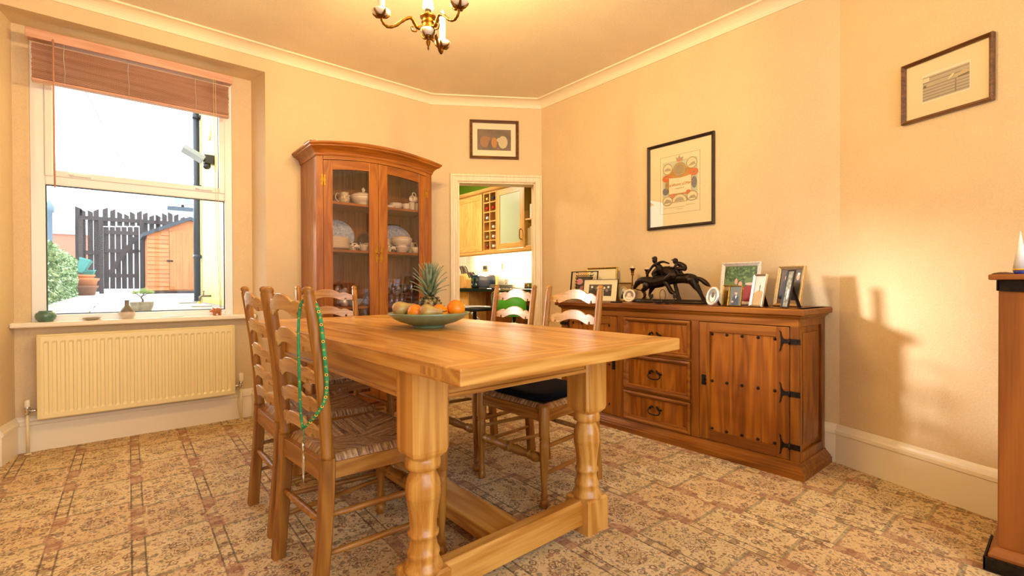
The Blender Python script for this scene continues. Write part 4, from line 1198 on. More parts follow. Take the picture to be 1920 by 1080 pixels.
def pear(lat, dep, z, ang, tilt, lb, k=1.0):
    r = thing('pear', lb, 'pear', onb(lat, dep, z), 0, 'pears in the bowl')
    q = MB(); q.lathe([(a*k, (b-0.035)*k) for a, b in PR], n=22); p1 = q.build('flesh', M_PEAR, r)
    q = MB(); q.tube([(0, 0, 0.072*k), (0.002, 0, 0.086*k), (0.007, 0.002, 0.096*k)], [0.0028, 0.002, 0.0026], 6); q.build('stalk', mat('#4e3a22', 0.7, name='pear_stalk'), r)
    d = (rr_*math.cos(ang)+tt*math.sin(ang))*math.cos(tilt)+Vector((0, 0, math.sin(tilt)))
    r.rotation_mode = 'QUATERNION'; r.rotation_quaternion = d.to_track_quat('Z', 'Y')
    return r
pear(-0.130, -0.028, 0.085, math.radians(10), 0.22, 'bosc pear lying at the rim of the bowl with stalk raised', 1.0)
pear(0.014, -0.124, 0.080, math.radians(-8), 0.02, 'brown pear lying at the front of the green bowl', 0.92)
# pineapple
pa = thing('pineapple', 'whole pineapple with spiky green crown standing in the fruit bowl', 'pineapple', onb(-0.005, 0.045, 0.024))
t_ = NT('pineapple_skin')
co = t_.n('TexCoord').outputs['Object']
vo = t_.n('TexVoronoi', {'Vector': co, 'Scale': 46.0}).outputs['Distance']
t_.bsdf({'Base Color': t_.ramp(vo, [(0.05, lin('#3a2a18')), (0.16, lin('#b7a06a')), (0.40, lin('#7a6a34')), (0.62, lin('#2f2a18'))]), 'Roughness': 0.6, 'Normal': t_.bump(vo, 0.6, 0.004)})
q = MB(True); q.lathe([(0.020, 0.0), (0.042, 0.008), (0.054, 0.03), (0.058, 0.06), (0.054, 0.09), (0.040, 0.112), (0.022, 0.122)], n=30); body = q.build('body', t_.mat, pa)
q = MB()
for ring in range(9):
    z = 0.012+ring*0.0125
    rad = 0.0585*math.sqrt(max(0.1, 1-((z-0.06)/0.075)**2))
    for k in range(11):
        a = 2*PI*(k+0.5*(ring % 2))/11
        c, s_ = math.cos(a), math.sin(a)
        q.add([(c*rad*0.99-s_*0.009, s_*rad*0.99+c*0.009, z), (c*rad*0.99, s_*rad*0.99, z-0.007), (c*rad*0.99+s_*0.009, s_*rad*0.99-c*0.009, z), (c*rad*0.99, s_*rad*0.99, z+0.008), (c*(rad+0.005), s_*(rad+0.005), z+0.002)], [(0, 1, 4), (1, 2, 4), (2, 3, 4), (3, 0, 4)])
ey = q.build('skin_eyes', t_.mat, body); ey['kind'] = 'stuff'
M_LEAF = peel('pineapple_leaf', '#6d8458', 60, 0.1, '#93a184')
for k in range(42):
    a = k*2.399
    lev = k/42
    L = 0.075+0.055*(1-abs(lev-0.55)*1.3)
    tl = math.radians(68-58*lev)              # outer leaves lean more
    z0 = 0.118+0.07*lev
    r0 = 0.020*(1-lev*0.7)
    q = MB(True)
    rs = []
    for i in range(6):
        t = i/5
        bend = tl+t*t*(0.6*(1-lev))
        rr0 = r0+L*(math.sin(tl)*t*0.75+0.12*(1-lev)*t*t)
        zz = z0+L*(math.cos(tl)*t+0.35*t*(1-t))
        wdt = 0.0135*(1-t)**0.75+0.0006
        dx, dy = math.cos(a), math.sin(a)
        cx, cy = dx*rr0, dy*rr0
        rs.append([(cx-dy*wdt, cy+dx*wdt, zz+0.002), (cx+dx*0.001, cy+dy*0.001, zz-0.001), (cx+dy*wdt, cy-dx*wdt, zz+0.002), (cx-dx*0.0015, cy-dy*0.0015, zz+0.0025)])
    q.rings(rs)
    q.build('leaf', M_LEAF, pa)

# ---------------------------------------------------------------- lanyard on the near chair
A0 = chA.location
Rz = Matrix.Rotation(math.radians(4.5), 4, 'Z')
def onA(x, y, z):
    p_ = Rz @ Vector((x, y, z))
    return (p_.x+A0.x, p_.y+A0.y, z)
ln = thing('lanyard', 'green sunflower lanyard hung over the post of the near chair', 'lanyard', (0, 0, 0))
t_ = NT('sunflower_ribbon')
pos = t_.n('TexCoord').outputs['Object']
vo = t_.n('TexVoronoi', {'Vector': pos, 'Scale': 52.0}, feature='F1').outputs['Distance']
t_.bsdf({'Base Color': t_.ramp(vo, [(0.2, lin('#2c9a5c')), (0.8, lin('#1c7a48'))]), 'Roughness': 0.6})
def ribbon(pts, wvec, wd, name):
    q = MB(True)
    rs = []
    for i, p_ in enumerate(pts):
        p_ = Vector(p_); wv_ = Vector(wvec[i] if isinstance(wvec, list) else wvec).normalized()*wd
        nn = Vector((-wv_.y, wv_.x, 0)); nn = (nn.normalized() if nn.length > 1e-6 else Vector((1, 0, 0)))*0.0006
        rs.append([tuple(p_-wv_-nn), tuple(p_+wv_-nn), tuple(p_+wv_+nn), tuple(p_-wv_+nn)])
    q.rings(rs, True, True)
    return q.build(name, t_.mat, ln)
ytop = -RY
pl = [onA(-0.262, ytop+0.030, 0.955), onA(-0.272, ytop+0.032, 0.93), onA(-0.276, ytop+0.036, 0.85), onA(-0.272, ytop+0.040, 0.70), onA(-0.268, ytop+0.042, 0.60), onA(-0.262, ytop+0.040, 0.548)]
ribbon(smooth_path(pl, 4), (0.9, -0.3, 0), 0.0042, 'strap')
pr_ = [onA(-0.262, ytop+0.030, 0.955), onA(-0.245, ytop-0.004, 0.955), onA(-0.232, ytop-0.022, 0.90), onA(-0.222, ytop-0.026, 0.80), onA(-0.215, ytop-0.028, 0.70), onA(-0.222, ytop-0.026, 0.64), onA(-0.244, ytop+0.005, 0.585), onA(-0.262, ytop+0.038, 0.552)]
ribbon(smooth_path(pr_, 4), (0.9, -0.35, 0), 0.0062, 'strap')
q = MB()
for path, rad_, step in ((smooth_path(pr_, 4), 0.0050, 1), (smooth_path(pl, 4), 0.0034, 2)):
    for i in range(4, len(path)-2, step):
        c_ = Vector(path[i])
        rk_ = rad_*(1.0 if i % 2 else 0.6)
        vd_ = (CAMP-c_); vd_.z = 0; vd_.normalize()
        sd_ = Vector((-vd_.y, vd_.x, 0))
        for rr2, off_, mi_ in ((1.0, 0.0011, 0), (0.5, 0.0015, 1)):
            q.m = mi_
            q.add([c_+vd_*off_+sd_*(rk_*rr2*math.cos(a_))+Vector((0, 0, rk_*rr2*math.sin(a_))) for a_ in [2*PI*k/10 for k in range(10)]], [tuple(range(10))], False)
q.build('sunflower_print', [mat('#e8b82c', 0.6, name='sunflower_petal'), mat('#2a1c10', 0.6, name='sunflower_eye')], ln)['kind'] = 'stuff'
q = MB(); p0 = Vector(onA(-0.262, ytop+0.040, 0.55))
ribbon([p0+Vector((0, 0, 0.01)), p0, p0+Vector((0.002, 0, -0.025)), p0+Vector((0, 0.002, -0.045))], (0.2, 1, 0), 0.009, 'knot')
q.tube([p0+Vector((0, 0, -0.043)), p0+Vector((0, 0.002, -0.055)), p0+Vector((0, -0.002, -0.066)), p0+Vector((0, 0, -0.075))], 0.0035, 8); q.build('clasp', M_CHROME, ln)
q = MB(True); q.lathe([(0.001, -0.175), (0.006, -0.15), (0.011, -0.118), (0.009, -0.09), (0.004, -0.074)], tuple(p0), 12, sx=0.35)
q.build('pendant', glass_mat('clear_plastic', (0.85, 0.92, 0.95), 0.35, 0.1), ln)
# ---------------------------------------------------------------- things on the sideboard
ZSB = 0.8702
def sbframe(name, label, xl, xr, ytop, X, fw, fm, mats, art, tilt=0.16, rz=0.0, cat='photo frame', **kw):
    a, b = PX(xl, 562, X).y, PX(xr, 562, X).y
    zt = PX((xl+xr)/2, ytop, X+0.03).z
    return picture(name, label, cat, (X, (a+b)/2, ZSB), R90+rz, (a-b)/max(0.3, math.cos(rz)), (zt-ZSB)/math.cos(tilt), fw, fm, mats, art, tilt=tilt, foot=True, depth=kw.pop('depth', 0.010), **kw)
skin, suit, leafm = col('#d8a288'), col('#26262c'), blotch('photo_foliage', ['#1e3318', '#3f5f2c', '#7d9a5a'], 60)
grey1, grey2, white_, redd = col('#57514a'), col('#8b8478'), col('#e9e2d2'), col('#9a2420')
# fretwork frame with a rose picture
rt, T, y_, zc_ = sbframe('photo_frame', 'dark openwork metal frame with rose picture at the sideboard end', 1069, 1118, 509, 2.95, 0.006, M_IRON, [blotch('rose_dark', ['#231f1c', '#3c3a30', '#59543f'], 40), col('#c98a92'), col('#a86a6e'), white_],
    [(0, [(-.62, -.8), (.62, -.8), (.62, .62), (-.62, .62)]), (1, ellipse(-.35, .3, .28, .22)), (2, ellipse(0, -.2, .3, .2)), (1, ellipse(.35, .05, .22, .2)), (3, ellipse(-.3, -.4, .2, .15))], tilt=0.12, glass=False, easel=0.02, backing=False)
q = MB(); q.T = T
hh, ww = 0.115, 0.098
for k in range(9):
    for side in (-1, 1):
        zz = 0.02+k*0.025
        q.tube(smooth_path([(side*0.065, -0.006, zz), (side*0.077, -0.006, zz+0.010), (side*0.088, -0.006, zz+0.004), (side*0.094, -0.006, zz+0.018)], 3), 0.0022, 5)
for k in range(7):
    xx = -0.085+k*0.026
    q.tube(smooth_path([(xx, -0.006, 0.192), (xx+0.010, -0.006, 0.204), (xx+0.016, -0.006, 0.196), (xx+0.026, -0.006, 0.212)], 3), 0.0022, 5)
q.build('fretwork', M_IRON, rt)
sbframe('photo_frame', 'landscape gilt frame leaning on the wall behind other photo frames', 1098, 1155, 502, 3.035, 0.014, M_GOLDF, [col('#efe0b8'), blotch('pale_scene', ['#c9b88c', '#e0cf9f', '#efe2bd'], 25)], [(0, FULL), (1, [(-.7, -.7), (.3, -.7), (.6, -.1), (-.2, .55), (-.7, .4)])], tilt=0.09, glass=True)
sbframe('photo_frame', 'black edged frame with cream mount and old wedding photograph', 1093, 1157, 524, 2.86, 0.004, M_FR_BLACK, [grey1, grey2, white_, col('#3a352f')],
    [(0, FULL), (3, [(-1, -1), (1, -1), (1, -.1), (-1, -.1)]), (2, [(-.1, -1), (.35, -1), (.32, .1), (-.05, .1)]), (2, ellipse(-.72, .55, .1, .22)), (1, ellipse(-.3, .4, .1, .2)), (2, ellipse(.05, .35, .12, .2)), (2, ellipse(.35, .4, .12, .2)), (2, ellipse(.72, .55, .1, .2)), (1, ellipse(.6, 0, .12, .3)), (3, ellipse(-.55, -.3, .2, .6))], tilt=0.14, matw=(0.052, 0.036), mat_m=M_MOUNT, easel=0.03)
sbframe('photo_frame', 'small plain wooden frame standing behind the round white frame', 1157, 1184, 530, 2.99, 0.012, wood('frame_oak', '#6b4420', '#8e6030', '#a5753e', 'Z', 2.0), [col('#a58458')], [(0, FULL)], tilt=0.12)
def round_frame(label, px_, py_, X, rx, rz_, fm, lean, yawd, inner, name='photo_frame', fw=0.012, easel=True, sub=None):
    P_ = PX(px_, py_, X)
    rt = thing(name, label, 'photo frame', (X, P_.y, ZSB), R90+yawd)
    T = Matrix.Rotation(-lean, 4, 'X')
    q = MB(True); q.T = T
    rs = []
    for k in range(32):
        a = 2*PI*k/32
        c, s_ = math.cos(a), math.sin(a)
        rs.append([(c*(rx-o), y, rz_+s_*(rz_-o)) for o, y in ((0, 0), (0, -0.008), (fw*0.4, -0.012), (fw*0.8, -0.009), (fw, -0.005), (fw, 0))])
    q.rings(rs, False, True, True); q.build('frame', fm, rt)
    q = MB(); q.T = T
    q.prism([(a, b+rz_) for a, b in ellipse(0, 0, rx-fw*0.5, rz_-fw*0.5, 28)], -0.004, -0.001, 'XZ')
    q.build('backing', M_BLACK, rt)
    q = MB(); q.T = T
    for k, (mi, poly) in enumerate(inner[1]):
        q.m = mi
        q.add([(a*(rx-fw), -0.0043-0.0002*k, b*(rz_-fw)+rz_) for a, b in poly], [tuple(range(len(poly)))], False)
    q.build('print', inner[0], rt)
    if easel:
        q = MB(); q.prism([(0.0, 0.0), (0.004, 0.0), (0.0, rz_*1.3), (-0.004, rz_*1.3)], -0.01, 0.01, 'YZ')
        q.v = [Vector((p_.x, p_.y+(0.05*(1-p_.z/(rz_*1.3)))+lean*p_.z*0.9+0.004, p_.z)) for p_ in q.v]
        q.build('easel_back', M_BLACK, rt)
    return rt
E = ellipse
round_frame('oval cream photo frame half hidden behind the round white frame', 1168, 555, 2.93, 0.040, 0.056, mat('#cdb27a', 0.4, 0.3, name='gilt_cream'), 0.15, 0.0, ([white_, grey2, suit], [(0, E(0, 0, 1, 1, 24)), (1, E(-.1, .1, .3, .4)), (2, [(-.6, -.8), (.4, -.8), (.3, -.1), (-.5, -.1)])]))
round_frame('round white frame holding a baby photograph', 1179, 555, 2.845, 0.052, 0.047, mat('#efe0c4', 0.35, name='white_frame'), 0.18, 0.0, ([grey2, col('#d9bfae'), white_, col('#efd9cb')], [(0, E(0, 0, 1, 1, 24)), (2, E(0, -.45, .8, .45)), (1, E(-.05, .15, .48, .55)), (3, E(-.1, .2, .3, .35)), (1, E(.4, -.3, .2, .2))]), fw=0.014)
# small dark object lying in front
P_ = PX(1156, 568, 2.73)
m = MB(); m.box(-0.014, -0.042, 0, 0.014, 0.042, 0.008)
tag(m.build('folding_case', M_BLACK, None, 0.003, loc=(2.73, P_.y, ZSB), rot=(0, 0, 0.1)), 'small flat black case lying on the sideboard edge', 'case')
# candelabrum
CN = PX(1209, 560, 3.0)
ca = thing('candelabrum', 'antique brass two arm candelabrum behind the horse sculpture', 'candelabrum', (3.0, CN.y, ZSB))
m = MB(); m.lathe([(0.05, 0), (0.05, 0.006), (0.035, 0.014), (0.014, 0.022), (0.009, 0.04), (0.013, 0.05), (0.008, 0.06), (0.007, 0.10), (0.010, 0.106), (0.006, 0.112)], n=18); m.build('column', M_BRONZE, ca)
for pxc, pyc in ((1186, 503), (1213.5, 505)):
    c = PX(pxc, pyc, 3.0)
    cy, cz = c.y-CN.y, c.z-ZSB
    m = MB(); s_ = 1 if cy > 0 else -1
    m.tube(smooth_path([(0, 0, 0.10), (0, s_*min(0.02, abs(cy)*0.6), 0.085), (0, cy*0.75, 0.095), (0, cy, 0.135), (0, cy, cz-0.05)], 5), 0.0045, 8)
    am = m.build('arm', M_BRONZE, ca)
    m = MB(); m.lathe([(0.005, -0.055), (0.011, -0.052), (0.012, -0.046), (0.008, -0.040), (0.013, -0.030), (0.012, -0.022), (0.014, -0.014), (0.022, -0.004), (0.024, -0.001), (0.020, 0.0), (0.010, -0.004)], (0, cy, cz), 16); m.build('candle_cup', M_BRONZE, am)
    m = MB(); m.lathe([(0.009, -0.005), (0.009, 0.010), (0.006, 0.012), (0.001, 0.016)], (0, cy, cz), 10); m.build('candle_stub', M_CREAM, am)

# horse racing sculpture
XS = 2.885
SC = PX(1257, 565, XS)
hs = thing('horse_sculpture', 'dark bronze sculpture of two galloping horses with jockeys reaching across', 'sculpture', (XS, SC.y, ZSB))
K = 0.00046
def sp(u, v, dx=0.0):
    p_ = PX(1180+u/9, 470+v/9, XS)
    return (dx, p_.y-SC.y, p_.z-ZSB)
M_STAT = mat('#2b2018', 0.42, 0.75, noise=0.35, nscale=70, bump=0.25, name='dark_bronze')
def remesh(o, vox=0.0028):
    md = o.modifiers.new('remesh', 'REMESH'); md.mode = 'VOXEL'; md.voxel_size = vox; md.use_smooth_shade = True
    md = o.modifiers.new('smooth', 'SMOOTH'); md.factor = 0.5; md.iterations = 3
    return o
def limb(m, pts, n=10):
    P_ = [sp(a, b, d) for a, b, d, r in pts]
    R_ = [r*K for a, b, d, r in pts]
    k = 4
    path = smooth_path(P_, k)
    rad = []
    for i in range(len(R_)-1):
        for j in range(k):
            rad.append(R_[i]+(R_[i+1]-R_[i])*j/k)
    rad.append(R_[-1])
    m.tube(path, rad, n)
    m.ell(tuple(path[0]), rad[0], 8); m.ell(tuple(path[-1]), rad[-1], 8)
h1 = MB(True)           # near horse, head low, hind legs stretched behind
limb(h1, [(98, 628, -.01, 26), (120, 595, -.01, 30), (150, 550, -.01, 44), (180, 520, -.01, 46), (215, 505, -.01, 52), (270, 505, -.01, 62), (340, 520, -.005, 78), (420, 535, 0, 92), (520, 520, 0, 92), (640, 490, 0, 84), (780, 475, 0, 74), (900, 470, 0, 70), (1000, 470, 0, 78), (1080, 490, 0, 74), (1110, 520, 0, 56)])
limb(h1, [(170, 500, -.018, 9), (172, 470, -.02, 5)]); limb(h1, [(178, 500, 0.0, 9), (182, 472, 0.0, 5)])
for dx, pts in ((-.022, [(320, 590, 60), (290, 640, 40), (255, 665, 26), (275, 705, 20), (295, 745, 18), (275, 790, 14), (250, 815, 15), (240, 832, 20)]), (.020, [(370, 590, 56), (345, 650, 36), (325, 700, 24), (315, 745, 20), (318, 780, 14), (335, 800, 18)])):
    limb(h1, [(a, b, dx, r) for a, b, r in pts])
for dx, pts in ((-.020, [(1080, 500, 64), (1115, 560, 50), (1140, 610, 38), (1185, 665, 26), (1220, 730, 19), (1245, 785, 15), (1262, 815, 18), (1272, 840, 18)]), (.022, [(1040, 500, 60), (1090, 570, 46), (1130, 630, 34), (1170, 690, 22), (1200, 750, 16), (1235, 810, 16), (1255, 838, 18)])):
    limb(h1, [(a, b, dx, r) for a, b, r in pts])
limb(h1, [(1105, 470, 0, 18), (1150, 462, 0, 22), (1215, 490, 0, 32), (1270, 530, 0, 36), (1320, 570, 0, 30), (1368, 606, 0, 8)])
remesh(h1.build('horse', M_STAT, hs))
h2 = MB(True)           # far horse rising behind, neck thrown up, gathered legs
limb(h2, [(380, 470, .035, 30), (430, 410, .035, 46), (490, 350, .035, 62), (570, 350, .03, 84), (660, 380, .03, 105), (740, 400, .03, 105), (800, 440, .03, 86)])
limb(h2, [(770, 420, -.015, 80), (700, 460, -.018, 62), (640, 490, -.02, 44), (600, 505, -.02, 34), (650, 550, -.02, 40), (690, 610, -.02, 34), (735, 690, -.02, 36), (800, 730, -.02, 26), (840, 790, -.02, 22), (875, 828, -.02, 20)])
limb(h2, [(740, 520, .02, 40), (750, 590, .02, 26), (770, 660, .02, 30), (800, 730, .01, 30), (830, 790, .01, 20), (848, 830, .01, 20)])
limb(h2, [(480, 470, .03, 26), (430, 510, .035, 22), (450, 490, .04, 20)])
remesh(h2.build('horse', M_STAT, hs))
r1 = MB(True)           # jockey leaning out and reaching back
r1.ell(sp(415, 165, .01), (40*K, 40*K, 46*K)); limb(r1, [(378, 128, .01, 16), (395, 130, .01, 30), (420, 135, .01, 38)])
limb(r1, [(425, 205, .01, 22), (450, 235, .01, 38), (480, 270, .01, 48), (500, 310, .015, 50), (470, 370, .015, 40)])
limb(r1, [(450, 235, -.01, 28), (410, 270, -.015, 20), (375, 330, -.02, 18), (345, 385, -.02, 14), (328, 430, -.02, 12)])
limb(r1, [(470, 225, .0, 28), (520, 200, -.005, 20), (575, 188, -.005, 18), (620, 198, -.005, 14), (668, 214, -.005, 14)])
limb(r1, [(480, 330, -.02, 34), (440, 390, -.03, 26), (460, 440, -.03, 18), (430, 480, -.03, 14)])
for k in range(4):
    limb(r1, [(664, 212, -.009+k*.003, 6), (682, 216+k*3, -.010+k*.0035, 4)])
remesh(r1.build('rider', M_STAT, hs), 0.0022)
r2 = MB(True)           # crouched jockey on the near horse
r2.ell(sp(772, 180, 0), (34*K, 34*K, 42*K)); limb(r2, [(705, 156, 0, 5), (735, 158, 0, 12), (765, 158, 0, 32), (790, 165, 0, 30)])
limb(r2, [(790, 215, 0, 22), (830, 220, 0, 36), (880, 240, 0, 40), (920, 270, 0, 42), (930, 300, 0, 40)])
limb(r2, [(815, 225, -.015, 24), (800, 265, -.02, 18), (770, 290, -.02, 16), (720, 285, -.015, 13), (685, 270, -.01, 12)])
limb(r2, [(930, 305, -.015, 32), (880, 305, -.025, 30), (825, 300, -.028, 24), (845, 350, -.03, 20), (862, 385, -.03, 16), (835, 420, -.03, 14), (815, 432, -.03, 12)])
limb(r2, [(840, 400, -.03, 10), (900, 400, -.03, 14), (955, 402, -.03, 12), (960, 415, -.03, 8)])
for k in range(4):
    limb(r2, [(690, 268, -.016+k*.003, 6), (672, 272+k*2, -.016+k*.003, 4)])
remesh(r2.build('rider', M_STAT, hs), 0.0022)
m = MB(True)
hl = abs(sp(40, 880)[1]-sp(1290, 880)[1])/2
m.rings([[(0.065*k*math.copysign(abs(math.cos(2*PI*j/40))**0.6, math.cos(2*PI*j/40)), hl*k2*math.copysign(abs(math.sin(2*PI*j/40))**0.7, math.sin(2*PI*j/40)), z) for j in range(40)] for z, k, k2 in ((0.0, 1.0, 1.0), (0.008, 1.03, 1.005), (0.014, 0.95, 0.985), (0.022, 0.9, 0.97), (0.026, 0.7, 0.9), (0.027, 0.1, 0.2))])
m.build('base', M_STAT, hs)
# wire looped candle holder
WC = PX(1242, 566, 2.715)
wr = thing('wire_candle_holder', 'looped wire holder with two small pewter candle cups on the sideboard', 'candle holder', (2.715, WC.y, ZSB))
def wp(px_, py_, dx=0): 
    p_ = PX(px_, py_, 2.715); return (dx, p_.y-WC.y, max(0.003, p_.z-ZSB))
m = MB(); m.tube(smooth_path([wp(1222, 559), wp(1224, 566), wp(1232, 571), wp(1242, 568), wp(1248, 556), wp(1247, 547), wp(1242.5, 543), wp(1238, 547), wp(1237.5, 556), wp(1241, 567, .006), wp(1251, 571, .006), wp(1261, 566, .006), wp(1264, 559, .006)], 6), 0.0022, 6)
m.build('wire', mat('#4a4440', 0.35, 0.9, name='pewter_wire'), wr)
for px_, dx in ((1221.5, 0), (1264.5, .006)):
    c = wp(px_, 559, dx)
    m = MB(); m.lathe([(0.010, 0), (0.012, 0.002), (0.012, 0.024), (0.0135, 0.026), (0.011, 0.0265), (0.010, 0.01)], c, 14); m.build('candle_cup', mat('#6b645c', 0.35, 0.9, name='pewter'), wr)
# frames to the right of the sculpture
round_frame('round silver photo frame with moulded rim turned aside', 1334, 560, 2.735, 0.060, 0.057, M_SILVERF, 0.22, -0.50, ([grey2, white_, grey1], [(0, E(0, 0, 1, 1, 24)), (1, E(0, -.2, .6, .7)), (2, E(0, .2, .35, .45))]), fw=0.018)
sbframe('photo_frame', 'large silver frame with a garden wedding photograph', 1346, 1424, 492, 2.915, 0.026, M_SILVERF, [leafm, redd, skin, suit, col('#c9b2a4'), col('#5d7a40')],
    [(0, FULL), (5, [(-1, -.4), (-.2, -.5), (-.1, 0), (-1, .2)]), (5, [(.35, -.1), (.8, -.1), (.8, .35), (.35, .3)]), (4, ellipse(.65, -.02, .3, .08)), (1, ellipse(-.75, -.62, .28, .42)), (1, ellipse(.55, -.6, .35, .5)), (3, [(-.5, -1), (.1, -1), (.1, -.2), (-.45, -.15)]), (2, ellipse(-.22, .12, .10, .18)), (2, ellipse(.05, -.05, .12, .18)), (2, ellipse(.1, -.3, .2, .15))], tilt=0.16, rz=-0.10, easel=0.03)
sbframe('photo_frame', 'narrow gilt frame standing behind the gilt portrait frame', 1354, 1376, 535, 2.80, 0.008, M_GOLDF, [col('#7a5a2a'), col('#3a2a1a')], [(0, FULL), (1, ellipse(0, 0, .5, .6))], tilt=0.14, rz=-0.12)
sbframe('photo_frame', 'thin gilt frame with a portrait of a seated person in dark clothes', 1364, 1391, 536, 2.745, 0.006, M_GOLDF, [col('#5a5a4e'), suit, skin, white_, col('#6a4a34')],
    [(0, FULL), (1, [(-.6, -1), (.7, -1), (.6, -.1), (.25, .12), (-.1, .1), (-.45, -.2)]), (3, [(.0, -.1), (.15, .1), (.3, .0), (.15, -.3)]), (2, ellipse(.12, .32, .20, .20)), (4, ellipse(.14, .46, .2, .1)), (2, ellipse(-.4, -.62, .2, .1))], tilt=0.17, rz=-0.15, easel=0.015)
sbframe('photo_frame', 'silver frame with a sepia golfing picture leaning back', 1405, 1432, 515, 2.755, 0.011, mat('#c9b394', 0.25, 0.8, name='rose_silver'), [col('#efe2d0'), col('#b08a4a'), col('#5a4632')], [(0, FULL), (1, [(-1, -1), (1, -1), (1, -.1), (.2, .05), (-1, -.2)]), (2, [(.2, -.1), (.3, .2), (.25, .45), (.05, .35), (.1, 0)])], tilt=0.24, rz=-0.25, easel=0.016, depth=0.014)
sbframe('photo_frame', 'wide pale gilt frame with a couple photographed in dark suits', 1449, 1504, 500, 2.89, 0.017, mat('#d6b780', 0.3, 0.7, noise=0.15, nscale=80, name='pale_gilt'), [col('#4a3a2c'), suit, skin, col('#b99a7a'), white_],
    [(0, FULL), (3, [(-1, -1), (1, -1), (1, -.75), (-1, -.7)]), (1, [(-.9, -.75), (0, -.75), (-.05, .3), (-.7, .3)]), (1, [(.3, -.8), (1, -.8), (1, .3), (.5, .35)]), (2, ellipse(-.4, .5, .16, .18)), (2, ellipse(.66, .55, .14, .2)), (4, ellipse(.7, .72, .12, .08))], tilt=0.24, rz=-0.22, easel=0.02, depth=0.016)
sbframe('photo_frame', 'slim dark frame turned sideways at the front of the photo group', 1464, 1481, 507, 2.745, 0.007, M_FR_BLACK, [blotch('dim_photo', ['#4a4230', '#7a7458', '#a8b098'], 40), white_], [(0, FULL), (1, ellipse(.1, -.3, .3, .3))], tilt=0.22, rz=-0.55, easel=0.014)

# ---------------------------------------------------------------- things on the pine unit
P_ = PX(1913, 516, 2.47)
rk = thing('paper_cone', 'white paper cone with blue and yellow rim on the iron strapped cabinet', 'paper cone', (2.47, P_.y, 1.030))
m = MB(); m.lathe([(0.0195, 0.018), (0.010, 0.09), (0.001, 0.155)], n=20); m.build('cone', M_WHITE, rk)
m = MB(); m.lathe([(0.017, 0), (0.0185, 0.015), (0.015, 0.0155)], n=20); m.build('blue_rim', mat('#1c2f8c', 0.4, name='blue_card'), rk)
m = MB(); m.lathe([(0.019, 0.0145), (0.0205, 0.018), (0.019, 0.021)], n=20); m.build('yellow_band', mat('#e8b020', 0.4, name='yellow_card'), rk)
P_ = PX(1880, 514, 2.42)
m = MB(); m.lathe([(0.026, 0), (0.03, 0.002), (0.024, 0.006), (0.008, 0.009)], n=18)
tag(m.build('coaster', mat('#5a3418', 0.5, name='brown_leather'), loc=(2.43, P_.y, 1.0302)), 'small round brown coaster on the iron strapped cabinet', 'coaster')

# ---------------------------------------------------------------- crockery and glass in the display cabinet
S1, S2, S3 = 1.6155, 1.2625, 0.8395
def cabx(px_, Y=3.62): return PY(px_, 450, Y).x
M_PATT = mat('#c8b89a', 0.35, noise=0.55, nscale=90, name='patterned_china')
M_BLUEP = blotch('willow_pattern', ['#dfe4e8', '#b9c6d2', '#7f97ad'], 60)
def ware(name, label, cat, px_, z, prof, m_, Y=3.62, n=24, handle=None, group=None, sx=1.0, lid=None, rz=0.0):
    o = thing(name, label, cat, (cabx(px_, Y), Y, z), rz, group)
    MB().lathe(prof, n=n, sx=sx).build('bowl', m_, o)
    if handle:
        r_, z0, z1 = handle
        q = MB(); q.tube(smooth_path([(r_*0.9, 0, z1), (r_+0.018, 0, z1+0.006), (r_+0.028, 0, (z0+z1)/2), (r_+0.014, 0, z0), (r_*0.85, 0, z0)], 4), 0.004, 8); q.build('handle', m_, o)
    if lid:
        q = MB(); q.lathe(lid, n=n, sx=sx); q.build('lid', m_, o)
    return o
CUP = [(0.020, 0), (0.022, 0.003), (0.032, 0.02), (0.036, 0.05), (0.034, 0.05), (0.03, 0.02), (0.004, 0.006)]
MUG = [(0.023, 0), (0.026, 0.004), (0.027, 0.07), (0.0245, 0.07), (0.0235, 0.01), (0.004, 0.006)]
JUG = [(0.024, 0), (0.036, 0.012), (0.040, 0.035), (0.032, 0.062), (0.030, 0.075), (0.034, 0.085), (0.031, 0.085), (0.027, 0.07), (0.004, 0.01)]
TUR = [(0.05, 0), (0.055, 0.006), (0.05, 0.012), (0.085, 0.03), (0.10, 0.055), (0.102, 0.07), (0.098, 0.07), (0.08, 0.03), (0.004, 0.016)]
TLID = [(0.104, 0.071), (0.102, 0.078), (0.08, 0.094), (0.045, 0.106), (0.014, 0.110), (0.008, 0.118), (0.016, 0.126), (0.014, 0.136), (0.005, 0.146), (0.001, 0.150)]
BOWL = [(0.035, 0), (0.038, 0.005), (0.055, 0.022), (0.072, 0.05), (0.074, 0.054), (0.070, 0.054), (0.05, 0.02), (0.004, 0.01)]
PLATE = [(0.07, 0.0), (0.075, 0.003), (0.10, 0.008), (0.125, 0.016), (0.126, 0.018), (0.10, 0.012), (0.07, 0.006), (0.004, 0.005)]
DISH = [(0.03, 0), (0.033, 0.004), (0.048, 0.02), (0.046, 0.022), (0.03, 0.008), (0.003, 0.006)]
ware('jug', 'patterned cream jug on the upper shelf beside the tureen', 'jug', 646, S1, JUG, M_PATT, 3.58, rz=3.0, handle=(0.036, 0.02, 0.07))
ware('jug', 'taller patterned jug touching the lidded tureen', 'jug', 654, S1, [(a*0.85, b*1.12) for a, b in JUG], M_PATT, 3.73, rz=1.6, handle=(0.03, 0.02, 0.08))
ware('tureen', 'cream tureen with finial lid on the upper left shelf', 'tureen', 682, S1, TUR, M_CREAM, 3.61, lid=TLID)
ware('glass_jar', 'small clear glass on the upper shelf by the side', 'glass', 628, S1, [(0.018, 0), (0.022, 0.004), (0.026, 0.07), (0.024, 0.07), (0.02, 0.006)], M_DRINK, 3.66)
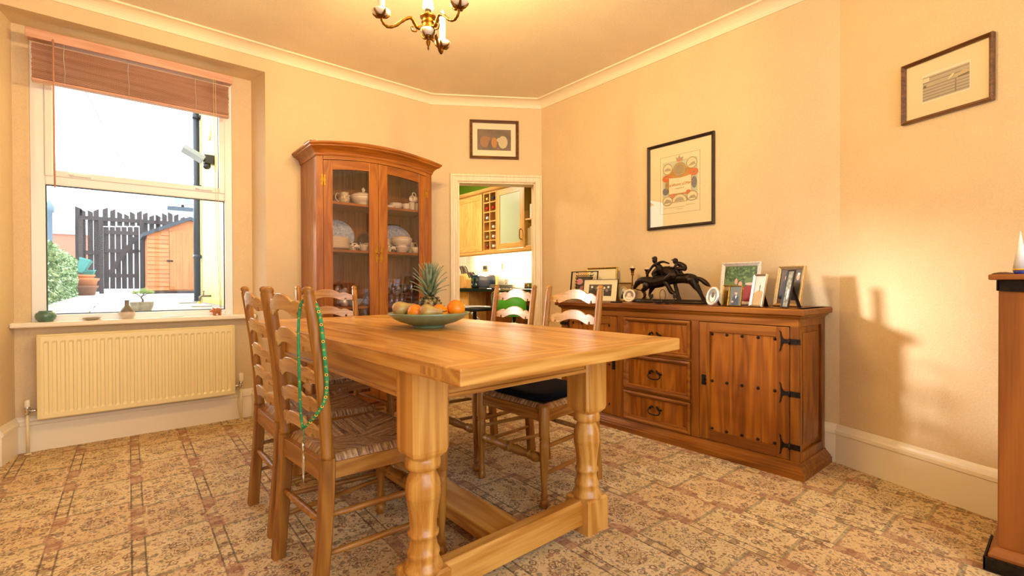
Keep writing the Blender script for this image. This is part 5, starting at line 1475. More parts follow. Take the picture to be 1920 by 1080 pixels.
ware('sauce_dish', 'small cream sauce dish on the upper right shelf', 'dish', 731, S1, DISH, M_CREAM, 3.58)
ware('teapot', 'low cream lidded pot on the upper right shelf', 'teapot', 743, S1, [(a*0.56, b*0.72) for a, b in TUR], M_CREAM, 3.63, rz=1.4, handle=(0.056, 0.016, 0.046), lid=[(0.058, 0.0505), (0.046, 0.06), (0.01, 0.066), (0.002, 0.068)])
ware('teacup', 'cream teacup beside the low pot on the upper shelf', 'cup', 762, S1, [(a*0.85, b) for a, b in CUP], M_CREAM, 3.56, rz=-1.2, handle=(0.029, 0.012, 0.04))
ware('saucer', 'pale saucer behind the teacup on the upper shelf', 'saucer', 765, S1, [(a*0.6, b*0.8) for a, b in PLATE], M_CREAM, 3.70)
ware('mug', 'cream mug at the bottom of the small stack near the hinge', 'mug', 772, S1, MUG, M_CREAM, 3.58, rz=2.6, handle=(0.026, 0.02, 0.055))
ware('mug', 'second cream mug beside the stacked one near the hinge', 'mug', 784.5, S1, MUG, M_CREAM, 3.585, rz=2.2, handle=(0.026, 0.02, 0.055))
o = ware('mug', 'cream mug lying on top of two mugs', 'mug', 777, S1+0.0985, MUG, M_CREAM, 3.585, handle=(0.026, 0.02, 0.055)); o.rotation_euler = (0, math.radians(-88), 0.3)
o.location.x += 0.03
for k in range(9):
    q = MB(); q.lathe(PLATE, n=32)
    tag(q.build('dinner_plate', M_CREAM, loc=(cabx(633, 3.60)-0.03, 3.615, S2+k*0.0095)), {0: 'lowest cream dinner plate of the stack on the middle shelf', 8: 'topmost cream dinner plate of the stack on the middle shelf'}.get(k, 'cream dinner plate inside the stack on the middle shelf'), 'plate', 'stacked dinner plates')
def upright(name, label, px_, z, rx, rz_, m_, Y=3.74, tilt=-0.18):
    q = MB(True); rs = []
    for o_, y in ((0.02, 0), (0.3, 0.0), (0.68, 0.002), (0.74, -0.004), (0.98, -0.012), (1.0, -0.010), (0.98, -0.008), (0.74, 0.004), (0.3, 0.006), (0.02, 0.006)):
        rs.append([(rx*o_*math.cos(2*PI*j/36), y, rz_+rz_*o_*math.sin(2*PI*j/36)) for j in range(36)])
    q.rings(rs)
    ob = q.build(name, m_, loc=(cabx(px_, Y), Y-0.01, z), rot=(tilt, 0, 0))
    return tag(ob, label, 'plate')
upright('platter', 'large pale blue platter upright behind the plate stack', 629, S2, 0.155, 0.130, M_BLUEP, 3.755)
upright('dark_plate', 'dark brown plate standing upright behind the white cups', 684, S2, 0.078, 0.08, mat('#4a362a', 0.3, name='brown_glaze'), 3.76)
upright('platter', 'large pale blue platter upright behind the right tureen', 741, S2, 0.155, 0.125, M_BLUEP, 3.755)
upright('side_plate', 'cream plate upright beside the spotted cow at the door edge', 723, S2, 0.06, 0.065, M_CREAM, 3.70)
ware('cup', 'cream cup stacked behind the spotted cow on the middle shelf', 'cup', 661, S2, [(a*1.1, b*1.3) for a, b in CUP], M_CREAM, 3.66)
ware('bowl', 'white bowl beside the spotted cow on the middle shelf', 'bowl', 684, S2, [(a*0.8, b*0.85) for a, b in BOWL], M_CREAM, 3.58)
ware('teacup', 'cream cup standing behind the white bowl', 'cup', 691, S2, [(a, b*1.5) for a, b in CUP], M_CREAM, 3.68, handle=(0.034, 0.02, 0.06), rz=3.1)
ware('bowl', 'white footed bowl beneath nothing at the right middle shelf front', 'bowl', 753, S2, [(a*0.92, b*0.9) for a, b in BOWL], M_CREAM, 3.60)['label'] = 'white footed bowl under the banded tureen on the right middle shelf'
ware('tureen', 'wide cream tureen with dark bands on the right middle shelf', 'tureen', 753, S2+0.0475, [(a*0.85, b*0.95) for a, b in TUR], M_CREAM, 3.60, lid=[(0.089, 0.067), (0.085, 0.075), (0.055, 0.09), (0.012, 0.095), (0.003, 0.10)])
ware('pitcher', 'cream pitcher with a large loop handle by the right hinge stile', 'jug', 771, S2, [(a*0.8, b*1.15) for a, b in JUG], M_CREAM, 3.66, handle=(0.03, 0.025, 0.09))
ware('teacup', 'small cream cup at the right end of the middle shelf', 'cup', 780, S2, CUP, M_CREAM, 3.56)
def cow(label, px_, Y):
    q = MB(True)
    q.ell((0, 0, 0.036), (0.032, 0.014, 0.015)); q.ell((-0.034, 0, 0.047), (0.012, 0.009, 0.010)); q.tube([(-0.03, 0, 0.042), (-0.02, 0, 0.040)], 0.009, 8)
    for a in (-0.022, 0.022):
        for b in (-0.007, 0.007):
            q.tube([(a, b, 0.03), (a, b, 0.0)], [0.006, 0.005], 7)
    q.tube(smooth_path([(0.03, 0, 0.042), (0.04, 0, 0.052), (0.036, 0, 0.062), (0.02, 0, 0.056)], 3), 0.003, 6)
    for b in (-1, 1): q.tube([(-0.032, b*0.006, 0.054), (-0.032, b*0.012, 0.060)], [0.003, 0.001], 6)
    t = NT('cow_spots')
    n = t.n('TexNoise', {'Vector': t.n('TexCoord').outputs['Object'], 'Scale': 45.0}).outputs[0]
    t.bsdf({'Base Color': t.ramp(n, [(0.0, lin('#efe6d4')), (0.56, lin('#2a2420'))], 'CONSTANT'), 'Roughness': 0.3})
    tag(q.build('cow_figurine', t.mat, loc=(cabx(px_, Y), Y, S2)), label, 'figurine')
cow('black and white china cow on the middle shelf behind the left door', 667, 3.545)
cow('black and white china cow on the middle shelf behind the right door', 735, 3.545)
picture('photo_frame', 'thin dark frame leaning at the back of the middle shelf', 'photo frame', (cabx(737, 3.78), 3.785, S2), 0, 0.15, 0.26, 0.008, M_FR_BLACK, [col('#8a7c72')], [(0, FULL)], tilt=0.08, depth=0.008)
WINE = [(0.030, 0), (0.031, 0.002), (0.006, 0.006), (0.004, 0.012), (0.004, 0.075), (0.012, 0.085), (0.028, 0.10), (0.033, 0.125), (0.030, 0.165), (0.0285, 0.165), (0.031, 0.125), (0.026, 0.102), (0.003, 0.090)]
FLUTE = [(0.028, 0), (0.029, 0.002), (0.005, 0.006), (0.004, 0.07), (0.012, 0.085), (0.021, 0.12), (0.022, 0.15), (0.018, 0.20), (0.017, 0.20), (0.02, 0.15), (0.019, 0.12), (0.003, 0.082)]
TUM = [(0.028, 0), (0.030, 0.003), (0.034, 0.09), (0.032, 0.09), (0.028, 0.008), (0.003, 0.006)]
def glassy(px_, Y, prof, lb, n=20):
    q = MB(); q.lathe(prof, n=n)
    tag(q.build('wine_glass' if prof is not TUM else 'tumbler', M_DRINK, loc=(cabx(px_, Y), Y, S3)), lb, 'glass', 'glasses on the lower shelf')
for px_, Y in ((736, 3.72), (746, 3.66), (757, 3.73), (759, 3.61), (772, 3.68)):
    glassy(px_, Y, WINE, 'clear wine glass on the lower shelf of the display cabinet')
glassy(771, 3.58, FLUTE, 'clear champagne flute nearest the pineapple inside the cabinet')
glassy(632, 3.60, [(a*1.15, b) for a, b in WINE], 'cut crystal goblet on the lower shelf at the far side of the cabinet')
for px_, Y in ((733, 3.58), (743, 3.575), (752, 3.60), (693, 3.72), (642, 3.70)):
    glassy(px_, Y, TUM, 'clear tumbler on the lower shelf of the display cabinet')
ware('pale_bowl', 'pale blue bowl on the lower shelf behind the chair slats', 'bowl', 662, S3, BOWL, mat('#b9cfd2', 0.3, name='duck_egg_glaze'), 3.57)
ware('blue_vase', 'blue and white bulbous vase on the lower shelf', 'vase', 689, S3, [(0.02, 0), (0.035, 0.015), (0.042, 0.04), (0.034, 0.065), (0.016, 0.085), (0.018, 0.10), (0.024, 0.108), (0.016, 0.10), (0.012, 0.085)], blotch('blue_white_china', ['#e6e8ea', '#3a4f8a', '#1f2f6a'], 45), 3.57)
ware('salver', 'small silver pot on the lower shelf among the glasses', 'pot', 645, S3, [(0.025, 0), (0.03, 0.01), (0.035, 0.03), (0.03, 0.05), (0.02, 0.056), (0.004, 0.066)], M_SILVERF, 3.57)
# on top of the cabinet
TZ = 1.9265+0.064
for i, (cc, hh) in enumerate((('#b86a4a', 0.075), ('#3f5a3a', 0.080), ('#c25a48', 0.078), ('#d48a86', 0.085), ('#e3c3c0', 0.085))):
    bx_ = PY(570.5+i*2.9, 270, 3.70).x
    m = MB(); m.box(-0.0065, -0.05, 0, 0.0065, 0.05, hh)
    tag(m.build('thin_book', mat(cc, 0.6, name='book_cover'), None, 0.001, loc=(CXC-0.455+i*0.0138, 3.70, TZ+0.004+0.0012*i)), ['brown', 'dark green', 'brick red', 'rose', 'pale pink'][i]+' thin book standing on top of the display cabinet', 'book', 'books on the cabinet top')
m = MB(); m.lathe([(0.03, 0), (0.045, 0.012), (0.043, 0.013), (0.004, 0.004)], n=16)
tag(m.build('small_dish', M_WHITE, loc=(1.28, 3.58, 2.031)), 'small white dish on top of the display cabinet', 'dish')
m = MB(); m.box(-0.025, -0.02, 0, 0.025, 0.02, 0.018)
tag(m.build('trinket_box', M_BLACK, None, 0.003, loc=(1.43, 3.58, 2.037)), 'tiny dark trinket box on top of the display cabinet', 'box')
# ---------------------------------------------------------------- kitchen beyond the doorway
KX, KXO, KYE, KZ = 3.87, 0.97, 7.30, 2.45
M_LIME = mat('#86b52a', 0.7, name='lime_paint')
M_KCEIL = wallpaper('kitchen_ceiling', '#b9bfae', 70, 0.8)
structure(MB().prism([(2.30, 4.17), (2.30, 3.94), (3.16, 3.37), (KX, 3.37), (KX, KYE), (KXO, KYE), (KXO, 4.17)], -0.05, 0.0, 'XY').build('floor_kitchen', mat('#9a7a56', 0.4, noise=0.2, nscale=8, name='kitchen_floor')))
structure(MB().prism([(2.30, 4.17), (2.30, 3.94), (3.16, 3.37), (KX, 3.37), (KX, KYE), (KXO, KYE), (KXO, 4.17)], KZ, KZ+0.06, 'XY').build('ceiling_kitchen', M_KCEIL))
structure(box('wall_kitchen', M_LIME, (KX, 3.25, 0), (KX+0.1, KYE+0.1, KZ)))
structure(box('wall_kitchen_end', M_LIME, (KXO-0.1, KYE, 0), (KX+0.1, KYE+0.1, KZ+0.06)))
structure(box('wall_kitchen_near', M_LIME, (3.225, 3.25, 0), (KX, 3.37, KZ)))
ZWT, ZU0, ZU1, XU = 0.955, 1.415, 2.135, 3.53
Yd = [5.42, 4.795, 4.775, 4.503, 4.017, 3.55]
# wall tiles
sbk = structure(thing('wall_tiles', 'small cream tiles behind the kitchen worktop', None, (KX, 0, 0)))
tile = None
for i in range(22):
    for j in range(4):
        y, z = 3.55+i*0.105, ZWT+0.003+j*0.1145
        if tile is None:
            tile = MB().box(-0.008, 0, 0, 0.002, 0.1025, 0.112).build('tile', mat('#f2ead8', 0.2, name='cream_tile'), sbk, 0.0015, 1, loc=(0, y, z))
        else:
            c = tile.copy(); COL.objects.link(c); c.location = (0, y, z)
kc = thing('wall_cupboard', 'oak wall cupboard with a plain recessed door seen through the doorway', 'cupboard', (KX, 0, 0))
def kbox(n, ax, X0, y0, z0, X1, y1, z1, par, bev=0.002, m_=None): return MB().box(X0-KX, y0, z0, X1-KX, y1, z1).build(n, m_ or W_KIT(ax), par, bev)
kbox('carcass', 'Z', XU+0.02, Yd[1], ZU0, KX, Yd[0], ZU1, kc)
def shaker(par, y0, y1, glass=None, pull=None):
    dr = kbox('door', 'Z', XU+0.006, y0+0.05, ZU0+0.06, XU+0.014, y1-0.05, ZU1-0.06, par, 0, glass)
    kbox('door_stile', 'Z', XU, y0+0.002, ZU0+0.004, XU+0.02, y0+0.062, ZU1-0.004, dr); kbox('door_stile', 'Z', XU, y1-0.062, ZU0+0.004, XU+0.02, y1-0.002, ZU1-0.004, dr)
    kbox('door_rail', 'Y', XU, y0+0.062, ZU0+0.004, XU+0.02, y1-0.062, ZU0+0.072, dr); kbox('door_rail', 'Y', XU, y0+0.062, ZU1-0.072, XU+0.02, y1-0.062, ZU1-0.004, dr)
    if pull:
        q = MB(); q.tube(smooth_path([(XU-KX, pull, ZU0+0.10), (XU-KX-0.026, pull, ZU0+0.105), (XU-KX-0.030, pull, ZU0+0.155), (XU-KX-0.026, pull, ZU0+0.205), (XU-KX, pull, ZU0+0.21)], 4), 0.0055, 8); q.build('handle', M_BRONZE, dr)
shaker(kc, Yd[1], Yd[0], pull=Yd[0]-0.03)
kw = thing('wine_rack', 'oak wine rack of square pigeonholes between the wall cupboards', 'wine rack', (KX, 0, 0))
kbox('back', 'Z', KX-0.04, Yd[3], ZU0, KX, Yd[2], ZU1, kw, 0, mat('#4a2c14', 0.7, name='dark_recess'))
yr0, yr1 = Yd[3]+0.012, Yd[2]-0.012
for k in range(3):
    y = yr0+(yr1-yr0)*k/2
    kbox('upright', 'Z', XU, y-0.008, ZU0, KX-0.04, y+0.008, ZU1, kw)
for k in range(7):
    z = ZU0+0.008+(ZU1-ZU0-0.016)*k/6
    kbox('divider', 'Y', XU+0.001, yr0, z-0.008, KX-0.04, yr1, z+0.008, kw)
chh = (ZU1-ZU0-0.016)/6
for r_, c_, cc, lb in ((5, 1, '#c9b060', 'gold capped'), (5, 0, '#1f2a55', 'navy capped'), (4, 1, '#c01820', 'red capped'), (4, 0, '#b81a20', 'scarlet capped'), (3, 1, '#d8d8d4', 'silver capped'), (2, 0, '#c8c8c8', 'grey capped'), (1, 0, '#d2d2d6', 'bright silver capped'), (1, 1, '#8a8f6a', 'olive capped'), (0, 1, '#7a1f2a', 'burgundy capped'), (0, 0, '#e8e4dc', 'white capped')):
    y = yr0+(yr1-yr0)*(0.25+0.5*c_)
    z = ZU0+0.016+chh*r_+0.040
    b = thing('wine_bottle', lb+' dark wine bottle lying in the kitchen wine rack', 'bottle', (XU, y, z), 0, 'bottles in the wine rack')
    q = MB(); q.lathe([(0.016, 0.03), (0.015, 0.07), (0.018, 0.10), (0.036, 0.14), (0.037, 0.27), (0.03, 0.275)], n=14, axis='X'); q.build('glass', mat('#10180f', 0.1, name='bottle_glass'), b)
    q = MB(); q.lathe([(0.014, 0.0), (0.0165, 0.003), (0.0165, 0.06)], n=14, axis='X'); q.build('capsule', mat(cc, 0.3, name='capsule_foil'), b)
kg = thing('glazed_wall_cupboard', 'oak wall cupboard with a frosted green glass door in the kitchen', 'cupboard', (KX, 0, 0))
kbox('carcass', 'Z', XU+0.05, Yd[4], ZU0, KX, Yd[3], ZU1, kg)
shaker(kg, Yd[4], Yd[3], mat('#a9b59a', 0.35, name='frosted_glass'), Yd[4]+0.03)
ks = thing('open_shelves', 'open oak corner shelf unit with books at the doorway edge', 'shelf unit', (KX, 0, 0))
kbox('back', 'Z', KX-0.02, Yd[5], ZU0, KX, Yd[4], ZU1, ks, 0, W_UNIT('Z'))
kbox('side', 'Z', XU+0.0, Yd[4]-0.018, ZU0, KX-0.02, Yd[4]-0.001, ZU1, ks)
for z in (ZU0, 1.72, ZU1-0.02):
    kbox('shelf', 'Y', XU+0.01, Yd[5], z, KX-0.02, Yd[4]-0.018, z+0.02, ks)
for i, (y, w_, h_, z, cc, lb) in enumerate(((3.975, 0.035, 0.20, ZU0+0.02, '#d8c9a8', 'thick cream paged cookery book on the lower kitchen shelf'), (3.935, 0.030, 0.215, ZU0+0.02, '#b09a70', 'tan spined book on the lower kitchen shelf'), (3.900, 0.028, 0.20, ZU0+0.02, '#8a7a5a', 'drab green book on the lower kitchen shelf'), (3.868, 0.025, 0.13, ZU0+0.02, '#4a5058', 'short grey book on the lower kitchen shelf'), (3.935, 0.03, 0.16, 1.74, '#cdd4c4', 'pale box file on the upper kitchen shelf'), (3.895, 0.045, 0.165, 1.74, '#20242e', 'dark navy book on the upper kitchen shelf'))):
    m = MB(); m.box(-0.09, -w_/2, 0, 0.09, w_/2, h_)
    tag(m.build('book', mat(cc, 0.6, name='book_cloth'), None, 0.002, loc=(XU+0.13, y, z+0.0005)), lb, 'book', 'books on the kitchen shelves')
kp = thing('cupboard_cornice', 'oak cornice and light pelmet running along the wall cupboards', 'moulding', (KX, 0, 0))
q = MB(); q.prism([(XU-KX, ZU1+0.0005), (XU-KX-0.02, ZU1+0.012), (XU-KX-0.035, ZU1+0.035), (XU-KX-0.035, ZU1+0.045), (XU-KX+0.03, ZU1+0.045), (XU-KX+0.03, ZU1+0.0005)], Yd[5], Yd[0], 'XZ'); q.build('cornice', W_KIT('Y'), kp)
q = MB(); q.prism([(XU-KX-0.004, ZU0-0.0005), (XU-KX+0.02, ZU0-0.0005), (XU-KX+0.02, ZU0-0.045), (XU-KX+0.004, ZU0-0.045), (XU-KX-0.004, ZU0-0.03)], Yd[5], Yd[0], 'XZ'); q.build('pelmet', W_KIT('Y'), kp)
# under-cupboard strip lamp and ceiling lamp
def emis(name, c, s):
    t = NT(name); e = t.n('Emission', {0: tuple(c)+(1,), 1: s}); t.t.links.new(e.outputs[0], t.out.inputs[0]); return t.mat
us = thing('strip_light', 'warm strip light under the kitchen wall cupboards', 'light', (3.66, 4.5, ZU0-0.02))
MB().box(-0.012, -0.85, 0, 0.012, 0.85, 0.012).build('tube', emis('warm_tube', (1.0, 0.78, 0.50), 160.0), us)
MB().box(-0.018, -0.87, 0.0125, 0.018, 0.87, 0.0195).build('housing', M_WHITE, us)
kl = thing('ceiling_light', 'round kitchen ceiling light', 'light', (2.6, 4.9, KZ-0.045))
MB().lathe([(0.02, 0), (0.14, 0.004), (0.15, 0.02)], n=24).build('diffuser', emis('kitchen_lamp', (1.0, 0.80, 0.55), 260.0), kl)
MB().lathe([(0.155, 0.02), (0.155, 0.0445)], n=24).build('rim', M_WHITE, kl)
# worktop and base
wt = thing('worktop', 'black polished breakfast bar worktop in the kitchen', 'worktop', (0, 0, 0))
box('slab', mat('#15181a', 0.08, noise=0.3, nscale=150, name='black_granite'), (3.24, 3.50, ZWT-0.038), (KX-0.0, 6.4, ZWT), wt, 0.004)
bu = thing('base_cupboard', 'dark recessed base unit with pale end panel under the worktop', 'cupboard', (0, 0, 0))
box('back_panel', W_UNIT('Z'), (3.55, 3.55, 0.05), (3.60, 6.2, ZWT-0.039), bu)
ye = PX(881, 570, 3.30).y
box('end_panel', W_KIT('Z'), (3.28, ye, 0.0), (3.55, 6.2, ZWT-0.039), bu, 0.002)
def kt(px_, X): return PX(px_, 535, X).y
def on_wt(name, label, cat, px_, X, rz=0.0): return thing(name, label, cat, (X, kt(px_, X), ZWT), rz)
for px_, hgt_, lb, nk in ((872, 0.20, 'tall pale wooden knife block with dark handled knives on the worktop', 6), (886, 0.14, 'shorter wooden block of steak knives beside the toaster', 6)):
    kb = on_wt('knife_block', lb, 'knife block', px_, 3.47)
    q = MB(); q.prism([(-0.06, 0), (0.06, 0), (0.06, hgt_*0.55), (0.0, hgt_), (-0.06, hgt_*0.8)], -0.05, 0.05, 'XZ'); q.build('block', W_KIT('Z'), kb, 0.004)
    for k in range(nk):
        yy = -0.038+0.076*(k % 3)/2
        xx = 0.03-0.04*(k//3)
        q = MB(); q.tube(smooth_path([(xx, yy, hgt_*0.70), (xx-0.01, yy, hgt_*0.95), (xx-0.03, yy, hgt_*1.25), (xx-0.055, yy, hgt_*1.42)], 3), 0.009, 8); q.build('knife_handle', mat('#5a5048', 0.25, 0.6, name='steel_handle'), kb)
ts = on_wt('toaster', 'dark blue toaster with lever slots on the kitchen worktop', 'toaster', 906.5, 3.45)
q = MB(); q.prism([(-0.08, 0.012), (0.08, 0.012), (0.085, 0.10), (0.078, 0.150), (0.05, 0.165), (-0.05, 0.165), (-0.078, 0.150), (-0.085, 0.10)], -0.13, 0.13, 'YZ'); q.build('body', mat('#1c2740', 0.2, coat=0.5, name='navy_enamel'), ts, 0.012, 3)
q = MB(); q.box(-0.12, -0.075, 0, 0.12, 0.075, 0.014); q.build('base', M_BLACK, ts)
for yy in (-0.045, 0.045):
    q = MB(); q.lathe([(0.014, -0.131), (0.014, -0.145), (0.010, -0.148)], (0, yy, 0.045), 14, 'X'); q.build('dial', M_CHROME, ts)
    q = MB(); q.box(-0.138, yy-0.012, 0.085, -0.131, yy+0.012, 0.12); q.build('buttons', M_CHROME, ts)
q = MB(); q.box(-0.134, -0.008, 0.05, -0.1305, 0.008, 0.13); q.build('lever_slot', M_BLACK, ts); q = MB(); q.box(-0.15, -0.02, 0.122, -0.134, 0.02, 0.130); q.build('lever', M_CHROME, ts)
cbd = on_wt('chopping_board', 'pale chopping board propped against the tiles', 'board', 924, 3.84); cbd.rotation_euler = (0, 0.08, 0)
MB().box(-0.008, -0.11, 0, 0.008, 0.11, 0.16).build('board', W_KIT('Z'), cbd, 0.004)
kr = on_wt('kitchen_roll', 'white paper kitchen roll on a wooden holder', 'kitchen roll', 942, 3.60)
MB().lathe([(0.02, 0.012), (0.05, 0.012), (0.05, 0.225), (0.02, 0.225)], n=24).build('paper', M_WHITE, kr); MB().lathe([(0.065, 0), (0.065, 0.012), (0.011, 0.0125), (0.011, 0.29), (0.013, 0.30), (0.004, 0.305)], n=18).build('holder', W_KIT('Z'), kr)
pm = on_wt('pepper_mill', 'small black and white spotted pepper mill on the worktop', 'pepper mill', 949.5, 3.45)
MB().lathe([(0.02, 0), (0.022, 0.01), (0.016, 0.05), (0.020, 0.08), (0.018, 0.105), (0.006, 0.115)], n=16).build('body', blotch('spotted', ['#e9e2d2', '#efe8d8', '#1a1614', '#1a1614'], 120), pm)
for k, (cc, rr0) in enumerate((('#8a8478', 0.16), ('#b9a888', 0.15), ('#6f675c', 0.15), ('#a89878', 0.14))):
    m = MB(); m.lathe([(rr0*0.6, 0), (rr0, 0.012), (rr0*0.98, 0.014), (rr0*0.6, 0.005), (0.004, 0.005)], n=28)
    tag(m.build('serving_tray', mat(cc, 0.4, name='tray_tone'), loc=(3.42, kt(942, 3.42), ZWT+k*0.0105)), ['lowest grey', 'second tan', 'third dark grey', 'topmost sand'][k]+' round tray in the pile on the worktop', 'tray', 'trays piled on the worktop')
tn = on_wt('steel_tin', 'short brushed steel tin on the worktop near the door jamb', 'tin', 991, 3.50)
MB().lathe([(0.045, 0), (0.046, 0.002), (0.046, 0.062), (0.042, 0.064), (0.004, 0.064)], n=24).build('body', mat('#8a7a66', 0.25, 0.95, name='brushed_steel'), tn)
sk = thing('wall_socket', 'white double socket with a black plug on the tiles', 'socket', (KX-0.0085, PX(911, 502, KX).y, PX(911, 502, KX).z))
MB().box(-0.008, -0.073, -0.043, 0, 0.073, 0.043).build('plate', mat('#cdb48a', 0.4, name='socket_plate'), sk, 0.003); MB().box(-0.045, -0.05, -0.025, -0.008, 0.0, 0.025).build('plug', M_BLACK, sk, 0.006)
q = MB(); q.tube(smooth_path([(-0.04, -0.02, -0.02), (-0.05, 0.0, -0.08), (-0.04, 0.05, -0.12), (-0.03, 0.03, -0.17)], 4), 0.004, 6); q.build('flex', M_BLACK, sk)
# bar stools
def bar_stool(label, loc, rz, seat_m, back_m=None):
    s_ = thing('bar_stool', label, 'stool', loc, rz)
    q = MB(); q.lathe([(0.17, 0.735), (0.178, 0.742), (0.18, 0.765), (0.172, 0.778), (0.12, 0.782), (0.004, 0.780)], n=28); q.build('seat', seat_m, s_)
    q = MB(); q.lathe([(0.02, 0.02), (0.025, 0.4), (0.02, 0.735)], n=14); q.build('column', M_CHROME, s_)
    q = MB(); q.lathe([(0.19, 0), (0.19, 0.008), (0.05, 0.02), (0.025, 0.03)], n=28); q.build('foot', M_CHROME, s_)
    if back_m:
        q = MB(True); rs = []
        for k in range(13):
            a = math.radians(-52+104*k/12)
            rs.append([(-0.20*math.cos(a)-0.0+dx, 0.20*math.sin(a), z) for dx, z in ((0, 0.68), (0.012, 0.68), (0.008, 0.80), (0.0, 0.92), (-0.012, 0.92), (-0.006, 0.80))])
        q.rings(rs); q.build('backrest', back_m, s_)
        q = MB()
        q.tube(smooth_path([(-0.02, 0.19, 0.70), (-0.10, 0.20, 0.80), (-0.17, 0.185, 0.90), (-0.22, 0.10, 0.945), (-0.23, 0, 0.95), (-0.22, -0.10, 0.945), (-0.17, -0.185, 0.90), (-0.10, -0.20, 0.80), (-0.02, -0.19, 0.70)], 4), 0.011, 8)
        q.build('back_hoop', M_CHROME, s_)
    else:
        q = MB()
        q.tube(smooth_path([(0.0, 0.20, 0.70), (-0.10, 0.22, 0.80), (-0.20, 0.20, 0.885), (-0.24, 0.1, 0.91), (-0.245, 0, 0.915)], 5), 0.011, 8); q.tube(smooth_path([(0.0, 0.20, 0.70), (0.06, 0.17, 0.64), (0.10, 0.08, 0.60), (0.02, 0.0, 0.58)], 4), 0.011, 8)
        q.build('side_hoop', M_CHROME, s_)
    return s_
p_ = CAMP+ray(890, 578)*4.85
bar_stool('chrome bar stool with a black round seat in the kitchen', (p_.x, p_.y, 0.0), math.radians(-25), M_BLACK)
p_ = CAMP+ray(973, 578)*4.80
bar_stool('chrome bar stool with a bright green curved back in the kitchen', (p_.x+0.02, p_.y+0.10, 0.0), math.radians(35), mat('#141416', 0.4, name='stool_pad'), mat('#4fae2a', 0.45, name='green_vinyl'))
# ---------------------------------------------------------------- garden outside the window
GZ = 0.80
structure(MB().box(-30, 4.35, GZ-0.3, 0.868, 60, GZ-0.012).box(0.868, 7.45, GZ-0.3, 40, 60, GZ-0.012).build('ground', mat('#8b8880', 0.9, noise=0.15, nscale=5, name='gravel_joint')))
structure(MB().box(XL-0.3, 4.171, -0.1, 0.868, 4.35, GZ-0.012).build('wall_retaining', mat('#cfc6b0', 0.8, name='render')))
pv = structure(thing('paving', 'pale grey garden paving slabs', None, (0, 0, 0)))
protos = []
mm = [mat(c, 0.85, noise=0.12, nscale=14, name='paving_stone') for c in ('#aeaba3', '#b8b5ad', '#a4a19a')]
for i in range(19):
    for j in range(8):
        x0, y0 = -0.60+j*0.455-(0.2 if i % 2 else 0), 4.45+i*0.605
        if x0+0.45 > 0.86 and y0 < 7.45: continue
        if len(protos) < 3:
            q = MB().box(0, 0, -0.011, 0.447, 0.597, 0.0).build('slab', mm[len(protos)], pv, 0.004, 1, loc=(x0, y0, GZ)); protos.append(q)
        else:
            q = protos[(i*5+j*3) % 3].copy(); COL.objects.link(q); q.location = (x0, y0, GZ+random.uniform(-0.002, 0.003))
# kitchen outside wall (yellow render), downpipe, lamp, tap
structure(MB().box(0.868, 4.18, 0.0, 0.969, 7.40, 3.6).box(0.969, 7.40, 0.0, 3.97, 7.46, 3.6).build('wall_yellow', mat('#d2b968', 0.85, noise=0.05, nscale=6, name='yellow_render')))
structure(MB().box(0.80, 4.18, 3.6, 4.0, 7.6, 3.66).build('roof_extension', mat('#4a4a4c', 0.8, name='roof_felt')))
dp = thing('downpipe', 'black rainwater downpipe on the corner of the yellow wall', 'pipe', (0.822, 7.33, GZ))
MB().lathe([(0.037, 0.0), (0.037, 2.8)], n=14).build('pipe', mat('#1c2530', 0.4, name='black_upvc'), dp)
for z in (0.55, 1.45, 2.35):
    MB().lathe([(0.043, z), (0.043, z+0.05)], n=14).box(0.02, -0.07, z+0.01, 0.046, 0.07, z+0.04).build('bracket', mat('#1c2530', 0.4, name='black_upvc'), dp)
P_ = PX(372, 297, 0.72)
fl_ = thing('floodlight', 'black and grey security floodlight fixed to the yellow wall', 'floodlight', (0.868, P_.y, P_.z))
MB().box(-0.10, -0.05, -0.05, -0.0, 0.05, 0.05).build('bracket', M_BLACK, fl_, 0.01)
q = MB(); q.T = Matrix.Translation((-0.19, 0, 0.03)) @ Matrix.Rotation(0.5, 4, 'Y'); q.box(-0.12, -0.11, -0.02, 0.10, 0.11, 0.03); q.build('lamp_head', mat('#8a9098', 0.3, name='lamp_grey'), fl_, 0.008)
q = MB(); q.ell((-0.07, 0, -0.07), 0.04); q.build('sensor', M_BLACK, fl_)
P_ = PX(383, 555, 0.80)
tp = thing('garden_tap', 'outdoor tap with yellow hose connector on the yellow wall', 'tap', (0.868, P_.y, P_.z))
q = MB(); q.tube([(0, 0, 0), (-0.09, 0, 0), (-0.11, 0, -0.01), (-0.115, 0, -0.06)], [0.012, 0.012, 0.014, 0.012], 10); q.tube([(-0.075, 0, 0), (-0.075, 0, 0.05)], 0.007, 8); q.tube([(-0.075, -0.035, 0.055), (-0.075, 0.035, 0.055)], 0.008, 8); q.build('valve', mat('#7a6a50', 0.4, 0.7, name='tap_brass'), tp)
q = MB(); q.lathe([(0.02, -0.13), (0.022, -0.09), (0.015, -0.06)], (-0.115, 0, 0), 12); q.build('connector', mat('#f0a818', 0.4, name='yellow_plastic'), tp)
# low yellow ledge and window trims of the yellow wall
vt = thing('wall_vent', 'round white extractor vent on the yellow wall', 'vent', (0.866, PX(393, 247, 0.866).y, PX(393, 247, 0.866).z))
q = MB(); q.lathe([(0.10, 0.0), (0.10, -0.03), (0.075, -0.05), (0.004, -0.05)], n=20, axis='X'); q.build('cowl', M_UPVC, vt)

